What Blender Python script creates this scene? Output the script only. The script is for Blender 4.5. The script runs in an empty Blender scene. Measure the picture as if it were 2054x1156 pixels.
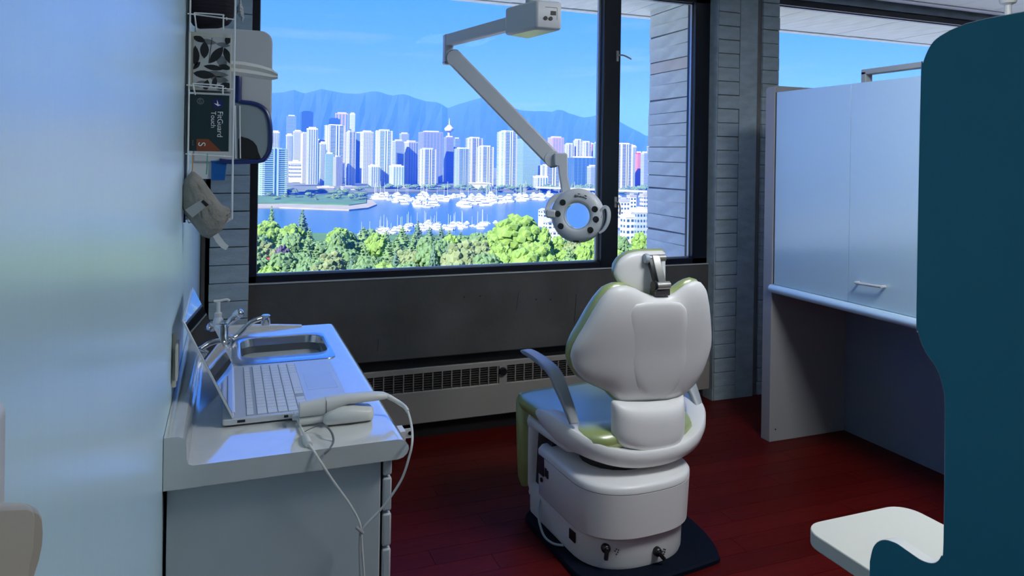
import bpy, bmesh, math, random
from mathutils import Vector, Matrix

random.seed(7)
SC = bpy.context.scene
COL = SC.collection

# ------------------------------------------------------------------ camera
F_PX, W_PX, H_PX = 1459.0, 2054.0, 1156.0
HOR_Y, ROLL, YAW, CAM_H = 320.6, math.radians(0.87), math.radians(21.3), 1.296
cam_data = bpy.data.cameras.new('camera')
cam = bpy.data.objects.new('camera', cam_data)
COL.objects.link(cam)
SC.camera = cam
cam.location = (0, 0, CAM_H)
cam.matrix_world = (Matrix.Translation((0, 0, CAM_H)) @ Matrix.Rotation(-YAW, 4, 'Z')
                    @ Matrix.Rotation(math.pi / 2, 4, 'X') @ Matrix.Rotation(ROLL, 4, 'Z'))
cam_data.sensor_fit = 'HORIZONTAL'
cam_data.sensor_width = 36.0
cam_data.lens = 36.0 * F_PX / W_PX
cam_data.shift_y = -(H_PX / 2 - HOR_Y) / W_PX
cam_data.clip_start = 0.02
cam_data.clip_end = 60000

# ------------------------------------------------------------------ exposure
SC.view_settings.view_transform = 'Standard'
SC.view_settings.look = 'None'
SC.view_settings.gamma = 1.0
SC.view_settings.exposure = 0.0
SC.view_settings.use_curve_mapping = False
SC.cycles.use_denoising = True
SC.cycles.max_bounces = 8
SC.cycles.caustics_reflective = False
SC.cycles.caustics_refractive = False
SC.cycles.transparent_max_bounces = 24
SC.cycles.sample_clamp_indirect = 6.0
SC.cycles.volume_bounces = 2

# ------------------------------------------------------------------ sky
world = bpy.data.worlds.new('sky')
SC.world = world
world.use_nodes = True
wn = world.node_tree
wn.nodes.clear()
w_out = wn.nodes.new('ShaderNodeOutputWorld')
w_bg = wn.nodes.new('ShaderNodeBackground')
w_tc = wn.nodes.new('ShaderNodeTexCoord')
w_sep = wn.nodes.new('ShaderNodeSeparateXYZ')
w_ramp = wn.nodes.new('ShaderNodeValToRGB')
wn.links.new(w_tc.outputs['Generated'], w_sep.inputs[0])
wn.links.new(w_sep.outputs['Z'], w_ramp.inputs[0])
cr = w_ramp.color_ramp
cr.elements[0].position = 0.0
cr.elements[0].color = (0.24, 0.38, 1.30, 1)
cr.elements[1].position = 0.9
cr.elements[1].color = (0.06, 0.26, 1.20, 1)
for pos, col in ((0.09, (0.20, 0.36, 1.40)), (0.16, (0.13, 0.345, 1.50)), (0.24, (0.08, 0.33, 1.50))):
    e = cr.elements.new(pos)
    e.color = (*col, 1)
# thin high cloud, drawn out along the horizon everywhere alike
w_map = wn.nodes.new('ShaderNodeMapping')
w_map.inputs['Scale'].default_value = (3.0, 3.0, 26.0)
w_noise = wn.nodes.new('ShaderNodeTexNoise')
w_noise.inputs['Scale'].default_value = 1.6
w_noise.inputs['Detail'].default_value = 4.0
w_cr = wn.nodes.new('ShaderNodeValToRGB')
w_cr.color_ramp.elements[0].position = 0.58
w_cr.color_ramp.elements[0].color = (0, 0, 0, 1)
w_cr.color_ramp.elements[1].position = 0.85
w_cr.color_ramp.elements[1].color = (0.25, 0.25, 0.25, 1)
w_mix = wn.nodes.new('ShaderNodeMixRGB')
w_mix.inputs[2].default_value = (0.80, 0.88, 1.0, 1)
wn.links.new(w_tc.outputs['Generated'], w_map.inputs[0])
wn.links.new(w_map.outputs[0], w_noise.inputs['Vector'])
wn.links.new(w_noise.outputs['Fac'], w_cr.inputs[0])
wn.links.new(w_cr.outputs[0], w_mix.inputs[0])
wn.links.new(w_ramp.outputs[0], w_mix.inputs[1])
wn.links.new(w_mix.outputs[0], w_bg.inputs[0])
w_bg.inputs[1].default_value = 1.0
wn.links.new(w_bg.outputs[0], w_out.inputs[0])

# ------------------------------------------------------------------ sun (behind the building, over the left shoulder)
sun_data = bpy.data.lights.new('sun', 'SUN')
sun_data.energy = 11.0
sun_data.color = (1.0, 0.98, 0.95)
sun_data.angle = math.radians(0.6)
sun = bpy.data.objects.new('sun', sun_data)
COL.objects.link(sun)
sun.rotation_euler = Vector((0.70, 0.50, -0.56)).to_track_quat('-Z', 'Y').to_euler()

# ------------------------------------------------------------------ measuring helpers: pixel of the photograph -> real position
_c, _s, _cy, _sy = math.cos(ROLL), math.sin(ROLL), math.cos(YAW), math.sin(YAW)
def ray(px, py):
    a, b = px - W_PX / 2, py - HOR_Y
    u, v = a * _c + b * _s, -a * _s + b * _c
    return Vector((u / F_PX * _cy + _sy, -u / F_PX * _sy + _cy, -v / F_PX))
EYE = Vector((0, 0, CAM_H))
def on(px, py, ax, val):
    d = ray(px, py)
    return EYE + d * ((val - EYE[ax]) / d[ax])
def onX(px, py, v): return on(px, py, 0, v)
def onY(px, py, v): return on(px, py, 1, v)
def onZ(px, py, v): return on(px, py, 2, v)
def at(px, py, d): return EYE + ray(px, py) * d

# ------------------------------------------------------------------ materials
MATS = {}
def mat(name, col=(0.8, 0.8, 0.8), rough=0.5, metal=0.0, spec=0.5, var=0.0, vscale=8.0, bump=0.0, bscale=60.0,
        coat=0.0, coat_rough=0.05, coat_ior=1.5, emit=None, estr=0.0, col2=None, stretch=(1, 1, 1), ior=1.5, alpha=1.0, trans=0.0, world_tex=True):
    if name in MATS: return MATS[name]
    m = bpy.data.materials.new(name)
    m.use_nodes = True
    nt = m.node_tree
    b = nt.nodes['Principled BSDF']
    b.inputs['Base Color'].default_value = (*col, 1)
    b.inputs['Roughness'].default_value = rough
    b.inputs['Metallic'].default_value = metal
    b.inputs['Specular IOR Level'].default_value = spec
    b.inputs['IOR'].default_value = ior
    b.inputs['Coat Weight'].default_value = coat
    b.inputs['Coat Roughness'].default_value = coat_rough
    b.inputs['Coat IOR'].default_value = coat_ior
    b.inputs['Transmission Weight'].default_value = trans
    b.inputs['Alpha'].default_value = alpha
    if emit:
        b.inputs['Emission Color'].default_value = (*emit, 1)
        b.inputs['Emission Strength'].default_value = estr
    if var > 0 or bump > 0:
        tc = nt.nodes.new('ShaderNodeTexCoord')
        mp = nt.nodes.new('ShaderNodeMapping')
        mp.inputs['Scale'].default_value = stretch
        nt.links.new(tc.outputs['Object'], mp.inputs[0])
    if var > 0:
        n = nt.nodes.new('ShaderNodeTexNoise')
        n.inputs['Scale'].default_value = vscale
        n.inputs['Detail'].default_value = 6.0
        nt.links.new(mp.outputs[0], n.inputs['Vector'])
        r = nt.nodes.new('ShaderNodeValToRGB')
        r.color_ramp.elements[0].position = 0.3
        r.color_ramp.elements[1].position = 0.7
        c2 = col2 or tuple(c * (1 - var) for c in col)
        c1 = col if col2 else tuple(min(1, c * (1 + var * 0.5)) for c in col)
        r.color_ramp.elements[0].color = (*c2, 1)
        r.color_ramp.elements[1].color = (*c1, 1)
        nt.links.new(n.outputs['Fac'], r.inputs[0])
        nt.links.new(r.outputs[0], b.inputs['Base Color'])
    if bump > 0:
        n2 = nt.nodes.new('ShaderNodeTexNoise')
        n2.inputs['Scale'].default_value = bscale
        n2.inputs['Detail'].default_value = 5.0
        nt.links.new(mp.outputs[0], n2.inputs['Vector'])
        bp = nt.nodes.new('ShaderNodeBump')
        bp.inputs['Strength'].default_value = bump
        bp.inputs['Distance'].default_value = 0.01
        nt.links.new(n2.outputs['Fac'], bp.inputs['Height'])
        nt.links.new(bp.outputs[0], b.inputs['Normal'])
    MATS[name] = m
    return m

def pane_material():
    m = bpy.data.materials.new('window_glass')
    m.use_nodes = True
    nt = m.node_tree
    nt.nodes.clear()
    out = nt.nodes.new('ShaderNodeOutputMaterial')
    mix = nt.nodes.new('ShaderNodeMixShader')
    tr = nt.nodes.new('ShaderNodeBsdfTransparent')
    tr.inputs[0].default_value = (0.985, 0.995, 0.995, 1)
    gl = nt.nodes.new('ShaderNodeBsdfGlossy')
    gl.inputs['Roughness'].default_value = 0.0
    fr = nt.nodes.new('ShaderNodeFresnel')
    fr.inputs[0].default_value = 1.06
    nt.links.new(fr.outputs[0], mix.inputs[0])
    nt.links.new(tr.outputs[0], mix.inputs[1])
    nt.links.new(gl.outputs[0], mix.inputs[2])
    nt.links.new(mix.outputs[0], out.inputs[0])
    return m

# ------------------------------------------------------------------ mesh builder
class MB:
    def __init__(self): self.v, self.f = [], []
    def add(self, vs, fs):
        o = len(self.v)
        self.v += [Vector(p) for p in vs]
        self.f += [tuple(i + o for i in f) for f in fs]
        return self
    def box(self, x0, x1, y0, y1, z0, z1):
        return self.add([(x0, y0, z0), (x1, y0, z0), (x1, y1, z0), (x0, y1, z0), (x0, y0, z1), (x1, y0, z1), (x1, y1, z1), (x0, y1, z1)],
                        [(3, 2, 1, 0), (4, 5, 6, 7), (0, 1, 5, 4), (1, 2, 6, 5), (2, 3, 7, 6), (3, 0, 4, 7)])
    def obox(self, p, q, w, h, up=(0, 0, 1)):
        """box beam from p to q, width w (sideways), height h (along up)"""
        p, q, up = Vector(p), Vector(q), Vector(up)
        d = (q - p).normalized()
        s = d.cross(up).normalized()
        u = s.cross(d).normalized()
        vs = []
        for c in (p, q):
            for a, b in ((-1, -1), (1, -1), (1, 1), (-1, 1)):
                vs.append(c + s * a * w / 2 + u * b * h / 2)
        return self.add(vs, [(3, 2, 1, 0), (4, 5, 6, 7), (0, 1, 5, 4), (1, 2, 6, 5), (2, 3, 7, 6), (3, 0, 4, 7)])
    def loft(self, rings, cap=True, closed=True):
        n = len(rings[0])
        o = len(self.v)
        for r in rings: self.v += [Vector(p) for p in r]
        for i in range(len(rings) - 1):
            for j in range(n if closed else n - 1):
                a, b = o + i * n + j, o + i * n + (j + 1) % n
                self.f.append((a, b, b + n, a + n))
        if cap and closed:
            self.f.append(tuple(o + j for j in reversed(range(n))))
            self.f.append(tuple(o + (len(rings) - 1) * n + j for j in range(n)))
        return self
    def prism(self, poly, axis, a, b):
        def mk(p, t):
            if axis == 0: return (t, p[0], p[1])
            if axis == 1: return (p[0], t, p[1])
            return (p[0], p[1], t)
        return self.loft([[mk(p, a) for p in poly], [mk(p, b) for p in poly]])
    def tube(self, path, r, n=8, cap=True):
        path = [Vector(p) for p in path]
        rs = r if isinstance(r, (list, tuple)) else [r] * len(path)
        rings = []
        ref = None
        for i, p in enumerate(path):
            t = (path[min(i + 1, len(path) - 1)] - path[max(i - 1, 0)]).normalized()
            if ref is None:
                ref = Vector((0, 0, 1)) if abs(t.z) < 0.9 else Vector((1, 0, 0))
            s = t.cross(ref).normalized()
            u = s.cross(t).normalized()
            ref = u
            rings.append([p + (s * math.cos(k * 2 * math.pi / n) + u * math.sin(k * 2 * math.pi / n)) * rs[i] for k in range(n)])
        return self.loft(rings, cap)
    def lathe(self, prof, origin=(0, 0, 0), axis=(0, 0, 1), n=24, cap=True):
        """prof: list of (radius, height)"""
        o, ax = Vector(origin), Vector(axis).normalized()
        s = ax.cross(Vector((1, 0, 0)) if abs(ax.x) < 0.8 else Vector((0, 1, 0))).normalized()
        u = ax.cross(s)
        rings = [[o + ax * h + (s * math.cos(k * 2 * math.pi / n) + u * math.sin(k * 2 * math.pi / n)) * r for k in range(n)] for r, h in prof]
        return self.loft(rings, cap)
    def sweep(self, path, sects):
        """sects: for each path point a list of world points"""
        return self.loft(sects, True)
    def blob(self, c, r, sub=1, jit=0.0, squash=(1, 1, 1), rnd=random):
        bm = bmesh.new()
        bmesh.ops.create_icosphere(bm, subdivisions=sub, radius=1.0)
        c = Vector(c)
        vs = []
        for v in bm.verts:
            k = 1 + rnd.uniform(-jit, jit)
            vs.append(c + Vector((v.co.x * r * squash[0] * k, v.co.y * r * squash[1] * k, v.co.z * r * squash[2] * k)))
        fs = [tuple(v.index for v in f.verts) for f in bm.faces]
        bm.free()
        return self.add(vs, fs)

def wmat(o):
    m = o.matrix_basis.copy()
    if o.parent is not None:
        m = wmat(o.parent) @ o.matrix_parent_inverse @ m
    return m

def build(name, mb, material, parent=None, bevel=0.0, seg=2, sub=0, smooth=True, angle=38, kind=None, label=None, center=True):
    """one mesh object; coordinates are world coordinates whatever the parent"""
    me = bpy.data.meshes.new(name)
    vs = mb.v
    c = Vector((0, 0, 0))
    if center and vs:
        lo = Vector((min(p.x for p in vs), min(p.y for p in vs), min(p.z for p in vs)))
        hi = Vector((max(p.x for p in vs), max(p.y for p in vs), max(p.z for p in vs)))
        c = (lo + hi) / 2
    me.from_pydata([tuple(p - c) for p in vs], [], mb.f)
    bm = bmesh.new()
    bm.from_mesh(me)
    bmesh.ops.recalc_face_normals(bm, faces=bm.faces)
    bm.to_mesh(me)
    bm.free()
    if smooth:
        me.polygons.foreach_set('use_smooth', [True] * len(me.polygons))
        try: me.set_sharp_from_angle(angle=math.radians(angle))
        except Exception: pass
    me.materials.append(material)
    o = bpy.data.objects.new(name, me)
    COL.objects.link(o)
    o.location = c
    if parent is not None:
        o.parent = parent
        o.matrix_parent_inverse = wmat(parent).inverted()
    if bevel > 0:
        md = o.modifiers.new('edge', 'BEVEL')
        md.width = bevel
        md.segments = seg
        md.limit_method = 'ANGLE'
        md.angle_limit = math.radians(40)
    if sub > 0:
        md = o.modifiers.new('smooth', 'SUBSURF')
        md.levels = sub
        md.render_levels = sub
    if kind: o['kind'] = kind
    if label: o['label'] = label
    return o

def thing(name, loc, label, cat, group=None, rz=0.0, kind=None):
    o = bpy.data.objects.new(name, None)
    COL.objects.link(o)
    o.empty_display_size = 0.05
    o.location = loc
    o.rotation_euler = (0, 0, rz)
    tag(o, label, cat, group, kind)
    return o

def tag(o, label=None, cat=None, group=None, kind=None):
    if label: o['label'] = label
    if cat: o['category'] = cat
    if group: o['group'] = group
    if kind: o['kind'] = kind
    return o

def struct(name, mb, material, parent=None, label=None, cat=None, **k):
    o = build(name, mb, material, parent, **k)
    if parent is None:
        o['kind'] = 'structure'
        if label: o['label'] = label
        if cat: o['category'] = cat
    return o

def dup(o, parent=None):
    c = o.copy()
    COL.objects.link(c)
    if parent is not None: c.parent = parent
    for ch in [x for x in o.children]:
        dup(ch, c)
    return c

def interp(pts, t):
    if t <= pts[0][0]: return pts[0][1]
    for (a, b), (c, d) in zip(pts, pts[1:]):
        if t <= c:
            k = (t - a) / (c - a) if c > a else 0
            return b + (d - b) * k
    return pts[-1][1]

def spline(pts, n=6):
    """Catmull-Rom through points"""
    pts = [Vector(p) for p in pts]
    out = []
    for i in range(len(pts) - 1):
        p0, p1, p2, p3 = pts[max(i - 1, 0)], pts[i], pts[i + 1], pts[min(i + 2, len(pts) - 1)]
        for k in range(n):
            t = k / n
            out.append(0.5 * ((2 * p1) + (p2 - p0) * t + (2 * p0 - 5 * p1 + 4 * p2 - p3) * t * t + (3 * p1 - p0 - 3 * p2 + p3) * t ** 3))
    out.append(pts[-1])
    return out

def rrect(x0, x1, y0, y1, r, n=6):
    pts = []
    for cx, cy, a0 in ((x1 - r, y1 - r, 0), (x0 + r, y1 - r, 90), (x0 + r, y0 + r, 180), (x1 - r, y0 + r, 270)):
        for k in range(n + 1):
            a = math.radians(a0 + 90 * k / n)
            pts.append((cx + r * math.cos(a), cy + r * math.sin(a)))
    return pts

def text_mesh(name, body, size, loc, rot, material, parent, extrude=0.0004, align='LEFT', sx=1.0):
    cu = bpy.data.curves.new(name, 'FONT')
    cu.body = body
    cu.size = size
    cu.extrude = extrude
    cu.align_x = align
    tmp = bpy.data.objects.new(name + '_tmp', cu)
    COL.objects.link(tmp)
    dg = bpy.context.evaluated_depsgraph_get()
    me = bpy.data.meshes.new_from_object(tmp.evaluated_get(dg))
    bpy.data.objects.remove(tmp)
    M = Matrix.Translation(loc) @ rot.to_4x4() @ Matrix.Diagonal((sx, 1, 1, 1))
    me.transform(M)
    me.materials.clear()
    me.materials.append(material)
    o = bpy.data.objects.new(name, me)
    COL.objects.link(o)
    if parent is not None:
        o.parent = parent
        o.matrix_parent_inverse = wmat(parent).inverted()
    return o
# ================================================================== the room
LX = -0.104            # left wall surface
PY = 3.28              # face of the pilasters
WY = 3.335             # face of the wall under the window
ZC = 2.30              # ceiling
XR, YB = 5.6, -2.2     # right and back walls, out of view
M_wall = mat('daylight_tinted_wall', (0.64, 0.87, 0.97), rough=0.26, spec=1.0, bump=0.02, bscale=40, var=0.04, vscale=3, stretch=(1, 1, 0.2))  # white wall; blue of the daylight is mixed into the base colour
M_conc = mat('board_formed_concrete', (0.40, 0.48, 0.52), rough=0.75, var=0.22, vscale=9, bump=0.25, bscale=70, stretch=(1, 1, 2.5))  # grey concrete with the daylight's blue tinted in
M_conc2 = mat('concrete_joint', (0.20, 0.20, 0.20), rough=0.8, var=0.2, vscale=8)
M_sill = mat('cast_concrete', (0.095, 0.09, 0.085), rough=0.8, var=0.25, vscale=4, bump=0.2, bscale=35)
M_frame = mat('black_window_frame', (0.006, 0.008, 0.014), rough=0.35)
M_trim = mat('aluminium_glazing_bead', (0.45, 0.50, 0.55), rough=0.3, metal=0.6)
M_glass = pane_material()
M_ceil = mat('ceiling_tile', (0.88, 0.93, 0.86), rough=0.8, bump=0.1, bscale=160)
M_grid = mat('ceiling_grid', (0.06, 0.06, 0.06), rough=0.8)
M_white = mat('white_laminate', (0.74, 0.74, 0.73), rough=0.35)
M_rest = mat('plain_painted_wall', (0.55, 0.54, 0.52), rough=0.7, var=0.05)

# floor: dark red planks running along the window wall
M_sub = mat('floor_joint', (0.016, 0.002, 0.002), rough=0.5)
floor = struct('floor', MB().box(LX, XR, YB, 3.6, -0.10, -0.004), M_sub, label='dark red glossy plank floor of the room', cat='floor')
PM = []
for i, (c1, c2) in enumerate((((0.095, 0.0042, 0.003), (0.062, 0.003, 0.0022)), ((0.108, 0.0052, 0.0036), (0.074, 0.0036, 0.003)), ((0.082, 0.0036, 0.0026), (0.055, 0.0026, 0.002)))):
    PM.append(mat('red_plank_%d' % i, c1, rough=0.42, spec=0.14, var=0.3, vscale=7, col2=c2, stretch=(1, 7, 1), bump=0.05, bscale=18))
PW = 0.091
row = 0
y = 2.242 - 14 * PW
while y < 3.345:
    L = 0.9
    x = 0.822 - 3 * L if row == 13 else LX - ((row * 0.37) % 1.0) * L
    while x < 3.7:
        x0, x1 = max(x, LX), min(x + L, 3.9)
        if x1 - x0 > 0.03 and x1 > 0.3:
            p = build('floor_plank', MB().box(x0 + 0.0008, x1 - 0.0008, y + 0.0007, y + PW - 0.0007, -0.004, 0.0), PM[(row * 7 + int(x * 10)) % 3], floor, smooth=False)
        x += L
    y += PW
    row += 1
build('floor_field', MB().box(LX, XR, YB, 2.242 - 14 * PW, -0.0035, 0.0).box(3.9, XR, 2.242 - 14 * PW, 3.4, -0.0035, 0.0), PM[0], floor, smooth=False)

struct('wall_left', MB().box(LX - 0.12, LX, YB, PY + 0.2, -0.1, ZC + 0.1), M_wall, label='white wall on the left, blue daylight tinted into its colour', cat='wall')
struct('wall_back', MB().box(LX - 0.12, XR + 0.12, YB - 0.12, YB, -0.1, ZC + 0.1), M_rest, label='plain wall behind the viewer', cat='wall')
struct('wall_right', MB().box(XR, XR + 0.12, YB, 3.6, -0.1, ZC + 0.1), M_rest, label='plain far right wall', cat='wall')
ceil = struct('ceiling', MB().box(LX - 0.12, XR + 0.12, YB - 0.12, 3.46, ZC + 0.012, ZC + 0.5), M_grid, label='white tiled suspended ceiling', cat='ceiling')
T = 0.308
tile_me = None
for i in range(-1, 5):
    for j in range(0, 4):
        x0, y1 = 4.215 + i * T, 3.236 - j * T
        build('ceiling_tile', MB().box(x0 + 0.002, x0 + T - 0.002, y1 - T + 0.002, y1 - 0.002, ZC, ZC + 0.014), M_ceil, ceil, smooth=False)
build('ceiling_field', MB().box(LX, 4.215 - T, YB, 3.236, ZC, ZC + 0.012).box(4.215 - T, XR, YB, 3.236 - 4 * T, ZC, ZC + 0.012)
      .box(4.215 + 5 * T, XR, 3.236 - 4 * T, 3.236, ZC, ZC + 0.012), M_ceil, ceil, smooth=False)
build('edge_strip', MB().box(LX, XR, 3.24, PY + 0.02, ZC - 0.006, ZC + 0.014), mat('pale_edge_strip', (0.88, 0.92, 0.92), rough=0.5), ceil, smooth=False)

# window wall, pieced round the openings
wf = struct('wall_front', MB().box(LX, 2.48, WY, 3.50, 0.355, 0.738)            # upstand below the big window
            .box(LX, XR, WY + 0.06, 3.50, -0.1, 0.355)                           # recessed foot
            .box(LX, 2.48, WY, 3.46, 2.205, ZC + 0.1)                            # head
            .box(2.85, XR, WY, 3.50, 0.355, 0.738)
            .box(LX, 0.086, PY + 0.012, 3.46, 0.355, ZC + 0.1), M_sill, label='dark concrete wall under and around the windows', cat='wall', bevel=0.006)
build('head_beam', MB().box(2.6, XR, WY + .004, 3.46, 2.2535, ZC + 0.1), M_conc, wf)
build('sill_ledge', MB().box(0.088, 2.473, WY - .004, WY + .03, 0.7365, 0.7415), mat('painted_lit_sill', (0.50, 0.52, 0.53), rough=0.6), wf, bevel=0.002)  # pale colour stands in for daylight caught on the ledge
# tie-hole pits and cracks in the upstand
for px, py in ((931, 596), (963, 594), (1075, 601), (1104, 601)):
    p = onY(px, py, WY)
    build('tie_hole', MB().lathe([(0.0045, 0.0), (0.0045, 0.004), (0.003, 0.0045)], p + Vector((0, 0.003, 0)), (0, -1, 0), 10), M_frame, wf)
build('crack', MB().tube(spline([onY(1036, 622, WY), onY(1040, 590, WY), onY(1043, 585, WY)], 4), 0.0012, 4), M_frame, wf)
build('joint', MB().tube([onY(1152, 650, WY), onY(1156, 590, WY)], 0.0012, 4), M_frame, wf)
build('joint', MB().tube([onY(757, 705, WY), onY(759, 680, WY)], 0.0012, 4), M_frame, wf)

BP = 0.0758
def pilaster(name, label, x0, x1, y1, cols, plain, edge):
    """concrete column with the print of the form boards: every course a slab of its own, joints proud or open"""
    core = struct(name, MB().box(x0, x1, PY + 0.012, y1, -0.02, ZC + 0.1), M_conc2, label=label, cat='column')
    rnd = random.Random(int(x0 * 100) + 5)
    for a, b in cols:
        z = 0.682 - BP * 9
        k = 0
        while z < ZC:
            z0, z1 = max(z, 0.0), min(z + BP, ZC)
            if z1 - z0 > 0.01:
                d = rnd.uniform(-0.0025, 0.0035)
                e = rnd.uniform(0.0008, 0.0022)
                build('concrete_board', MB().box(a + rnd.uniform(0, 0.003), b - rnd.uniform(0, 0.003), PY - d, PY + 0.02, z0 + e, z1 - e), M_conc, core, bevel=0.002, seg=1)
            z += BP
            k += 1
    for a, b in plain:
        build('smooth_strip', MB().box(a, b, PY + 0.002, PY + 0.02, 0.0, ZC), M_conc, core)
    return core
pr = pilaster('trim_1', 'board-marked concrete column between the two windows', 2.474, 2.89, 3.52, [(2.474, 2.618), (2.772, 2.89)], [(2.620, 2.738)], 0)
pl = pilaster('trim_2', 'board-marked concrete strip between left wall and window', -0.085, 0.088, 3.46, [(-0.07, 0.088)], [], 0)
# chamfered return of the right column towards the window
build('reveal', MB().box(2.470, 2.4745, PY + 0.004, 3.37, 0.0, ZC), M_conc, pr)

def window(name, label, x0, x1, z0, z1, mull=None, y=3.352):
    fw = 0.034
    root = thing(name, (x0, y, z0), label, 'window', kind='structure')
    dp = 0.075
    f = MB()
    f.box(x0, x1, y, y + dp, z0, z0 + fw).box(x0, x1, y, y + dp, z1 - fw, z1 + 0.001)
    f.box(x0, x0 + fw, y, y + dp, z0, z1).box(x1 - 0.10, x1, y, y + dp, z0, z1)
    fr = build('window_frame', f, M_frame, root, bevel=0.002)
    xs = [(x0 + fw, x1 - 0.10)]
    if mull:
        build('mullion', MB().box(mull[0] + 0.008, mull[1], y - 0.008, y + dp, z0 + 0.012, z1), M_frame, root, bevel=0.003)
        xs = [(x0 + fw, mull[0]), (mull[1], x1 - 0.10)]
    for a, b in xs:
        build('pane', MB().box(a - 0.004, b + 0.004, y + 0.046, y + 0.050, z0 + fw - 0.004, z1 - fw + 0.004), M_glass, root, smooth=False)
        g = MB()
        gw = 0.006
        yb = y + 0.030
        g.box(a, b, yb, yb + 0.014, z0 + fw - 0.002, z0 + fw + gw).box(b - gw, b + 0.003, yb, yb + 0.014, z0 + fw, z1 - fw)
        g.box(a, a + gw * .5, yb, yb + 0.014, z0 + fw, z1 - fw).box(a, b, yb, yb + 0.014, z1 - fw - gw, z1 - fw)
        build('glazing_bead', g, M_trim, root, smooth=False)
    return root
w1 = window('window_1', 'large black-framed window over the radiator with the city view', 0.0865, 2.476, 0.738, 2.206, (1.800, 1.906))
w2 = window('window_2', 'black-framed window behind the white cabinet at right', 2.86, 5.5, 0.738, 2.252)
# two latches on the opening side of the mullion
def latch(px, py, drop):
    p = onY(px, py, 3.344)
    l = thing('window_latch', (p.x, p.y, p.z), 'bronze latch on the window mullion, ' + ('upper one with its lever sticking out' if not drop else 'lower one with its lever hanging down'), 'latch', 'window latches')
    mt = mat('bronze_latch', (0.38, 0.37, 0.36), rough=0.4, metal=0.2)
    build('latch_plate', MB().box(p.x - 0.006, p.x + 0.008, p.y - 0.006, p.y + 0.002, p.z - 0.03, p.z + 0.026), mt, l, bevel=0.002)
    if not drop: path = [p + Vector((0, -0.01, 0.0)), p + Vector((0.02, -0.022, 0.002)), p + Vector((0.045, -0.03, -0.008)), p + Vector((0.066, -0.032, -0.018))]
    else: path = [p + Vector((0, -0.01, 0.0)), p + Vector((0.008, -0.024, -0.006)), p + Vector((0.013, -0.03, -0.035)), p + Vector((0.010, -0.032, -0.066))]
    build('latch_lever', MB().tube(spline(path, 5), [0.0045] * 15 + [0.003], 8), mt, l)
latch(1238, 112, False)
latch(1234, 405, True)

# outside of the window: concrete fin and soffit of the loggia
M_out = mat('pale_board_concrete', (0.86, 0.90, 0.70), rough=0.8, var=0.18, vscale=6, bump=0.3, bscale=60, stretch=(1, 1, 2))
fin = struct('trim_3', MB().box(2.474, 2.86, 3.50, 3.965, -0.3, 2.3), M_conc2, label='pale board-marked concrete fin outside the window', cat='wall')
rnd = random.Random(3)
z = 0.30
while z < 2.24:
    h = rnd.choice((0.068, 0.076, 0.082, 0.09))
    d = rnd.uniform(0.004, 0.012)
    mm = M_out if abs(z - 1.86) > 0.05 else mat('tan_board_concrete', (0.90, 0.80, 0.58), rough=0.8, var=0.15, vscale=6)
    tl = rnd.uniform(-0.006, 0.006)
    build('concrete_board', MB().add([(2.474 - d, 3.43, z + 0.002), (2.474 - d, 3.965 + rnd.uniform(-.004, .006), z + 0.002 + tl), (2.474 - d, 3.965, z + h - 0.002 + tl), (2.474 - d, 3.43, z + h - 0.002),
                                      (2.50, 3.43, z + 0.002), (2.50, 3.965, z + 0.002 + tl), (2.50, 3.965, z + h - 0.002 + tl), (2.50, 3.43, z + h - 0.002)],
                                     [(0, 1, 2, 3), (7, 6, 5, 4), (0, 4, 5, 1), (1, 5, 6, 2), (2, 6, 7, 3), (3, 7, 4, 0)]), mm, fin, bevel=0.0015, seg=1)
    z += h
M_soff = mat('soffit_boards', (0.78, 0.83, 0.68), rough=0.75, var=0.12, vscale=5, stretch=(4, 1, 1), bump=0.1, bscale=40)
soff = struct('trim_4', MB().box(-1.2, XR + 0.5, 3.46, 4.17, 2.262, 2.95), M_conc2, label='pale boarded soffit jutting out above the windows', cat='ceiling')
x = -0.6
while x < XR + 0.3:
    wdt = rnd.choice((0.16, 0.19, 0.22))
    build('soffit_board', MB().box(x + 0.0015, x + wdt - 0.0015, 3.462, 4.10, 2.248 - rnd.uniform(0, 0.002), 2.266), M_soff, soff, smooth=False)
    x += wdt
build('drip_edge', MB().box(-1.2, XR + 0.5, 4.104, 4.172, 2.240, 2.30), M_soff, soff, bevel=0.004)

# ceiling light panel added out of view to brighten the interior
def fill_panel(x, y, label, power):
    t = thing('fill_light', (x, y, ZC), label, 'light', 'added fill light')
    build('frame', MB().box(x - 0.31, x + 0.31, y - 0.31, y - 0.28, ZC - 0.016, ZC - 0.001).box(x - 0.31, x + 0.31, y + 0.28, y + 0.31, ZC - 0.016, ZC - 0.001)
          .box(x - 0.31, x - 0.28, y - 0.28, y + 0.28, ZC - 0.016, ZC - 0.001).box(x + 0.28, x + 0.31, y - 0.28, y + 0.28, ZC - 0.016, ZC - 0.001), M_white, t)
    build('diffuser', MB().box(x - 0.28, x + 0.28, y - 0.28, y + 0.28, ZC - 0.012, ZC - 0.004), mat('fill_diffuser_%s' % power, (0.9, 0.9, 0.88), emit=(0.93, 0.97, 1.0), estr=power), t)
fill_panel(1.75, 0.95, 'square fill light panel added on the ceiling, out of view', 34.0)
# ================================================================== outdoors: park, inlet, towers, mountains (true distances in metres)
WZ = -64.0
def ext(px, py, d): return at(px, py, d)
def dist_on(py, px, z):
    p = onZ(px, py, z)
    return p.x * _sy + p.y * _cy

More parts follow.
